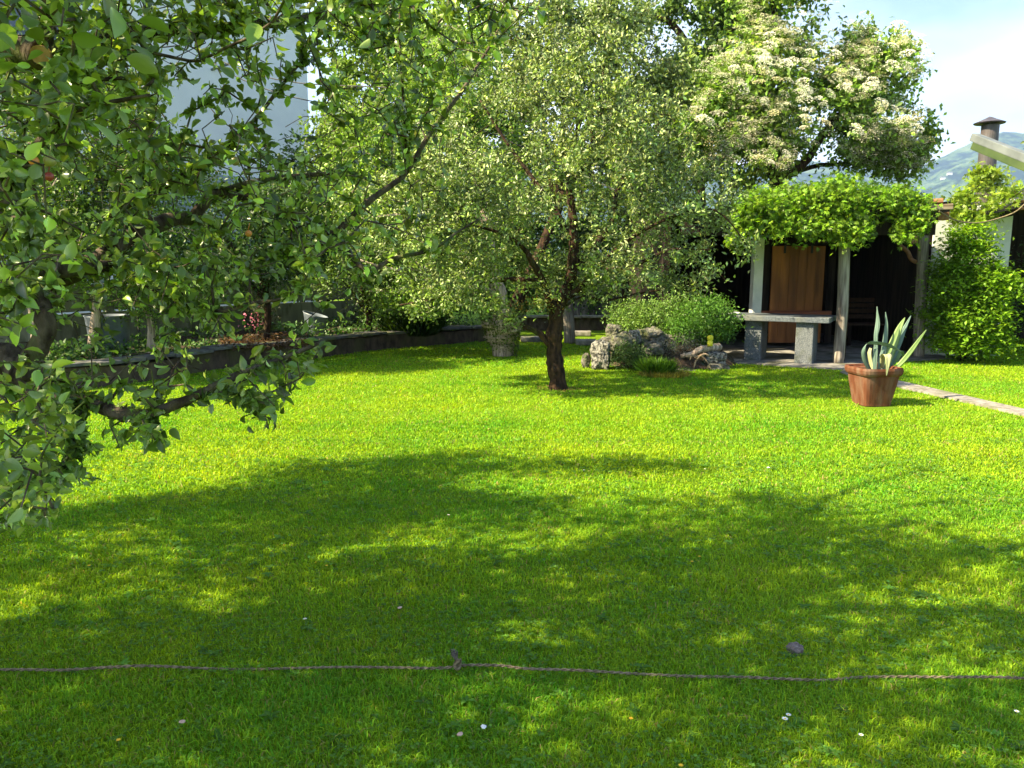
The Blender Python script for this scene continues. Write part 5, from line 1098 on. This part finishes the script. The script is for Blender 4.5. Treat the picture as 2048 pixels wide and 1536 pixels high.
def stuffpatch():
    rg = np.random.default_rng(5); parts = []; n = 9000
    i = rg.integers(8, len(KP) - 2, n); k = rg.uniform(.3, 2.1, n); P2 = KP[i] + KN[i] * k[:, None] + rg.normal(0, .1, (n, 2)); P = np.stack([P2[:, 0], P2[:, 1], .27 + rg.uniform(0, .25, n) * (vnoise(np.stack([P2[:, 0], P2[:, 1], 0 * k], 1), 2.2, 3) > -.1)], 1)
    u, v, f = proj(P); mul = inpoly(u, v, [(440, 660), (590, 660), (600, 705), (440, 715)]); P = P[~mul]; n = len(P)
    parts.append(scatter(P, rg.normal(0, 1, (n, 3)), rg.normal(0, .5, (n, 3)) + [0, 0, 1], rg.uniform(.05, .1, n), T_diamond(.6), leafcol(n, (.07, .15, .04), .35, .2)))
    V, F, c = merge(parts); tag(np_mesh('ground_cover', V, F, M['leaf'], None, c), 'low leafy ground cover in the left flower bed', 'ground cover', kind='stuff')
    n = 2600; u = rg.uniform(440, 620, n); v = rg.uniform(672, 700, n); P = np.array([list(gnd(a, b, .3)) for a, b in zip(u, v)]) ; P[:, 2] += rg.uniform(0, .06, n)
    V, F, c = scatter(P, rg.normal(0, 1, (n, 3)) * [1, 1, .3], rg.normal(0, .4, (n, 3)) + [0, 0, 1], rg.uniform(.03, .07, n), T_diamond(.6), leafcol(n, (.09, .05, .03), .45, .2)); tag(np_mesh('bark_mulch', V, F, M['leaf'], None, c), 'reddish brown fallen leaves and mulch in the flower bed', 'mulch', kind='stuff')
stuffpatch()
def bed_things():
    # pink flowering shrub
    c = at(508, 648, 14.6); e = shrub('flowering_shrub', 'dark little shrub with pink blossom before the concrete fence', 'bush', (c.x, 14.6, .25), [E(525, 628, 14.6, 28, 36, .25, 1)], 1500, .05, (.05, .06, .035), seed=95, rt=.006)
    n = 60; P = np.array(at(508, 642, 14.4)) + R.normal(0, 1, (n, 3)) * [.11, .08, .1]; V, F, cc = scatter(P, R.normal(0, 1, (n, 3)), R.normal(0, 1, (n, 3)) + [0, -.5, .5], R.uniform(.03, .055, n), T_quad(.9), np.tile([.62, .2, .3], (n, 1)) * np.exp(R.normal(0, .2, (n, 1)))); np_mesh('blossom', V, F, M['flower'], e, cc)
    # sloping grey tubs
    def tub(name, label, u, v, Y, w, h, tilt, seed):
        c = at(u, v, Y); e = empty(name, (c.x, Y, c.z - h / 2), label, 'tub'); m = MB(); n = 28; rings = []
        for zz, r in ((-h / 2, w * .40), (-h / 2 + .02, w * .42), (h / 2 - .03, w * .5), (h / 2, w * .53), (h / 2, w * .49), (-h * .1, w * .44)):
            rings.append([m.bm.verts.new((c.x + math.cos(2 * math.pi * i / n) * r, Y + math.sin(2 * math.pi * i / n) * r, c.z + zz + tilt * math.cos(2 * math.pi * i / n) * r)) for i in range(n)])
        for a, b in zip(rings, rings[1:]):
            for i in range(n): m.bm.faces.new((a[i], a[(i + 1) % n], b[(i + 1) % n], b[i]))
        m.bm.faces.new(rings[0][::-1]); m.build('body', M['zinc'], e, smooth=True)
        m = MB(); m.blob((c.x, Y, c.z + h * .1), (w * .42, w * .42, .03), amp=.2, seed=seed); m.build('soil', M['soil'], e)
    tub('zinc_tub', 'pale grey tilted tub standing in the bed before the concrete fence', 632, 650, 15.2, .46, .42, -.28, 1)
    tub('zinc_tub', 'large blue grey tub half hidden by leaves at the left of the bed', 218, 665, 11.6, .62, .52, .0, 2)
    m = MB(); c = at(272, 578, 12.6); m.box((c.x, c.y, c.z), (.3, .22, .2), bev=.02, rz=.5, taper=.8); p = m.build('nest_box', M['awning']); tag(p, 'small pale box on a thin stand showing between the leaves', 'box')
    m = MB(); m.tube([(c.x, c.y, .2), (c.x, c.y, c.z - .09)], .02, 8); o = m.build('stand', M['iron'], p); o.matrix_parent_inverse = Matrix.Identity(4)
bed_things()

# ================================================================== ROPE AND LITTLE THINGS ON THE LAWN
def rope():
    px = [(-260, 1346), (-60, 1342), (60, 1340), (130, 1341), (230, 1336), (300, 1333), (450, 1334), (600, 1334), (780, 1335), (880, 1336), (930, 1331), (1000, 1334), (1060, 1342), (1180, 1344), (1300, 1347), (1400, 1351), (1480, 1353), (1560, 1356), (1650, 1357), (1720, 1351), (1800, 1352), (1900, 1357), (2000, 1358), (2120, 1361), (2400, 1366), (2900, 1372)]
    P = smooth_path([gnd(u, v, .028) for u, v in px], 40); n = len(P); s = np.concatenate([[0], np.cumsum(np.linalg.norm(np.diff(P, axis=0), axis=1))])
    P[:, 2] += .006 * np.sin(s * 3.1) + .004 * np.sin(s * 7.7); e = empty('rope', tuple(gnd(915, 1335)), 'knotted brown twisted rope lying across the near lawn', 'rope')
    T = unit(np.gradient(P, axis=0)); X = unit(np.cross(T, [0, 0, 1.])); Yv = np.cross(X, T)
    for q in range(2):
        m = MB(); a = s / .062 * 2 * math.pi + q * math.pi; Q = P + (X * np.cos(a)[:, None] + Yv * np.sin(a)[:, None]) * .0031
        m.tube([Vector(p) for p in Q[::2]], .0034, 6, bump=.25); m.build('strand', M['rope'], e, smooth=True)
    k = gnd(915, 1330, .045); m = MB()
    for j in range(3): m.tube([k + Vector((math.cos(a) * .011, math.sin(a * 1.0) * .009 + .004 * j, .012 * math.sin(a + j * 2) + .008 * j)) for a in np.linspace(0, 6.28 * .97, 18)], .0065, 6, bump=.3)
    m.build('knot', M['rope'], e, smooth=True)
    m = MB(); 
    for j in range(26): a = random.uniform(0, 6.28); m.tube([k + Vector((0, 0, .015)), k + Vector((-.012 + math.cos(a) * .013, math.sin(a) * .012, random.uniform(.045, .068)))], .0018, 4)
    tag(m.build('frayed_end', M['fray'], e), kind='stuff')
rope()
def lawn_bits():
    def daisy(u, v, lab, mat='petal_white', r=.010, g='small white daisies on the lawn', nm='daisy', cat='flower'):
        p = gnd(u, v, .035); e = empty(nm, (p.x, p.y, 0), lab, cat, g)
        m = MB()
        for k in range(11):
            a = k * 2 * math.pi / 11; d = Vector((math.cos(a), math.sin(a), .25)); sd_ = Vector((-math.sin(a), math.cos(a), 0)); q0 = p + d * r * .25
            m.sheet([q0 - sd_ * r * .1, p + d * r * .7 - sd_ * r * .2, p + d * r, p + d * r * .7 + sd_ * r * .2, q0 + sd_ * r * .1])
        m.build('petals', M[mat], e); m = MB(); m.blob(p + Vector((0, 0, .001)), (r * .34, r * .34, r * .2), amp=.1, sub=2); m.build('centre', M['petal_yellow'], e); m = MB(); m.tube([(p.x, p.y, 0), p], .0009, 4); m.build('stalk', M['agave_green'], e)
    daisy(1570, 1438, 'larger front daisy of the pair in the right foreground', r=.0115); daisy(1577, 1430, 'smaller rear daisy of the pair in the right foreground', r=.010)
    for u, v, lab in [(1722, 1470, 'lone tiny daisy right of the daisy pair'), (1168, 1288 - 1288 + 940, 'left of the two tiny daisies in the middle band of shade'), (1410, 938, 'right tiny daisy at the tip of the middle shade band'), (897, 1030, 'tiny daisy in shade below the left shadow edge'), (2033, 1423, 'tiny daisy at the right edge of the near lawn'), (610, 1318 - 80, 'tiny daisy in the left shade above the rope')]:
        daisy(u, v, lab, r=.009)
    gy = 'yellow buttercups on the lawn'
    for u, v, lab in [(1262, 1437, 'yellow buttercup below the middle of the rope'), (1362, 1531, 'yellow buttercup at the bottom edge right of centre'), (1384, 1123, 'left one of two tiny yellow buttercups in mid shade'), (1399, 1113, 'right one of two tiny yellow buttercups in mid shade'), (237, 1480, 'yellow buttercup in the sun patch at lower left'), (653, 1131, 'tiny yellow buttercup in the left shade'), (178, 1131, 'tiny yellow buttercup at the far left of the shade')]:
        daisy(u, v, lab, 'petal_yellow', .0085, gy, 'buttercup')
    gp_ = 'pale fallen petals on the lawn'
    for i, (u, v, mt, lab) in enumerate([(365, 1443, 'petal_pink', 'pinkish fallen petal in the lower left sun patch'), (920, 1468, 'petal_pink', 'beige fallen petal near the bottom centre'), (967, 1453, 'petal_white', 'whitish fallen petal right of the beige petal'), (1537, 935, 'petal_white', 'pale fallen petal on the sunny lawn at right'), (800, 1215, 'petal_pink', 'pinkish fallen petal in the shade above the rope knot')]):
        p = gnd(u, v, .04); m = MB(); m.blob(p, (.012, .009, .004), amp=.35, seed=i, sub=2, rz=i); tag(m.build('fallen_petal', M[mt], smooth=True), lab, 'petal', gp_)
    p = gnd(1590, 1298, .02); m = MB(); m.blob(p, (.034, .026, .026), amp=.3, seed=9, blocky=.4); tag(m.build('wood_stub', M['fray'], smooth=False), 'small grey weathered stub in the grass beyond the rope', 'stub')
lawn_bits()

# ================================================================== HAZE
def haze():
    m = bpy.data.materials.new('haze'); m.use_nodes = True; n = m.node_tree.nodes; n.clear()
    o = n.new('ShaderNodeOutputMaterial'); v = n.new('ShaderNodeVolumePrincipled'); v.inputs['Color'].default_value = (.40, .60, 1, 1); v.inputs['Density'].default_value = 1.8e-4; v.inputs['Anisotropy'].default_value = .2
    m.node_tree.links.new(v.outputs[0], o.inputs['Volume'])
    q = MB(); q.box((0, 2050, 449), (9400, 4900, 900)); tag(q.build('haze', m), kind='stuff')
haze()
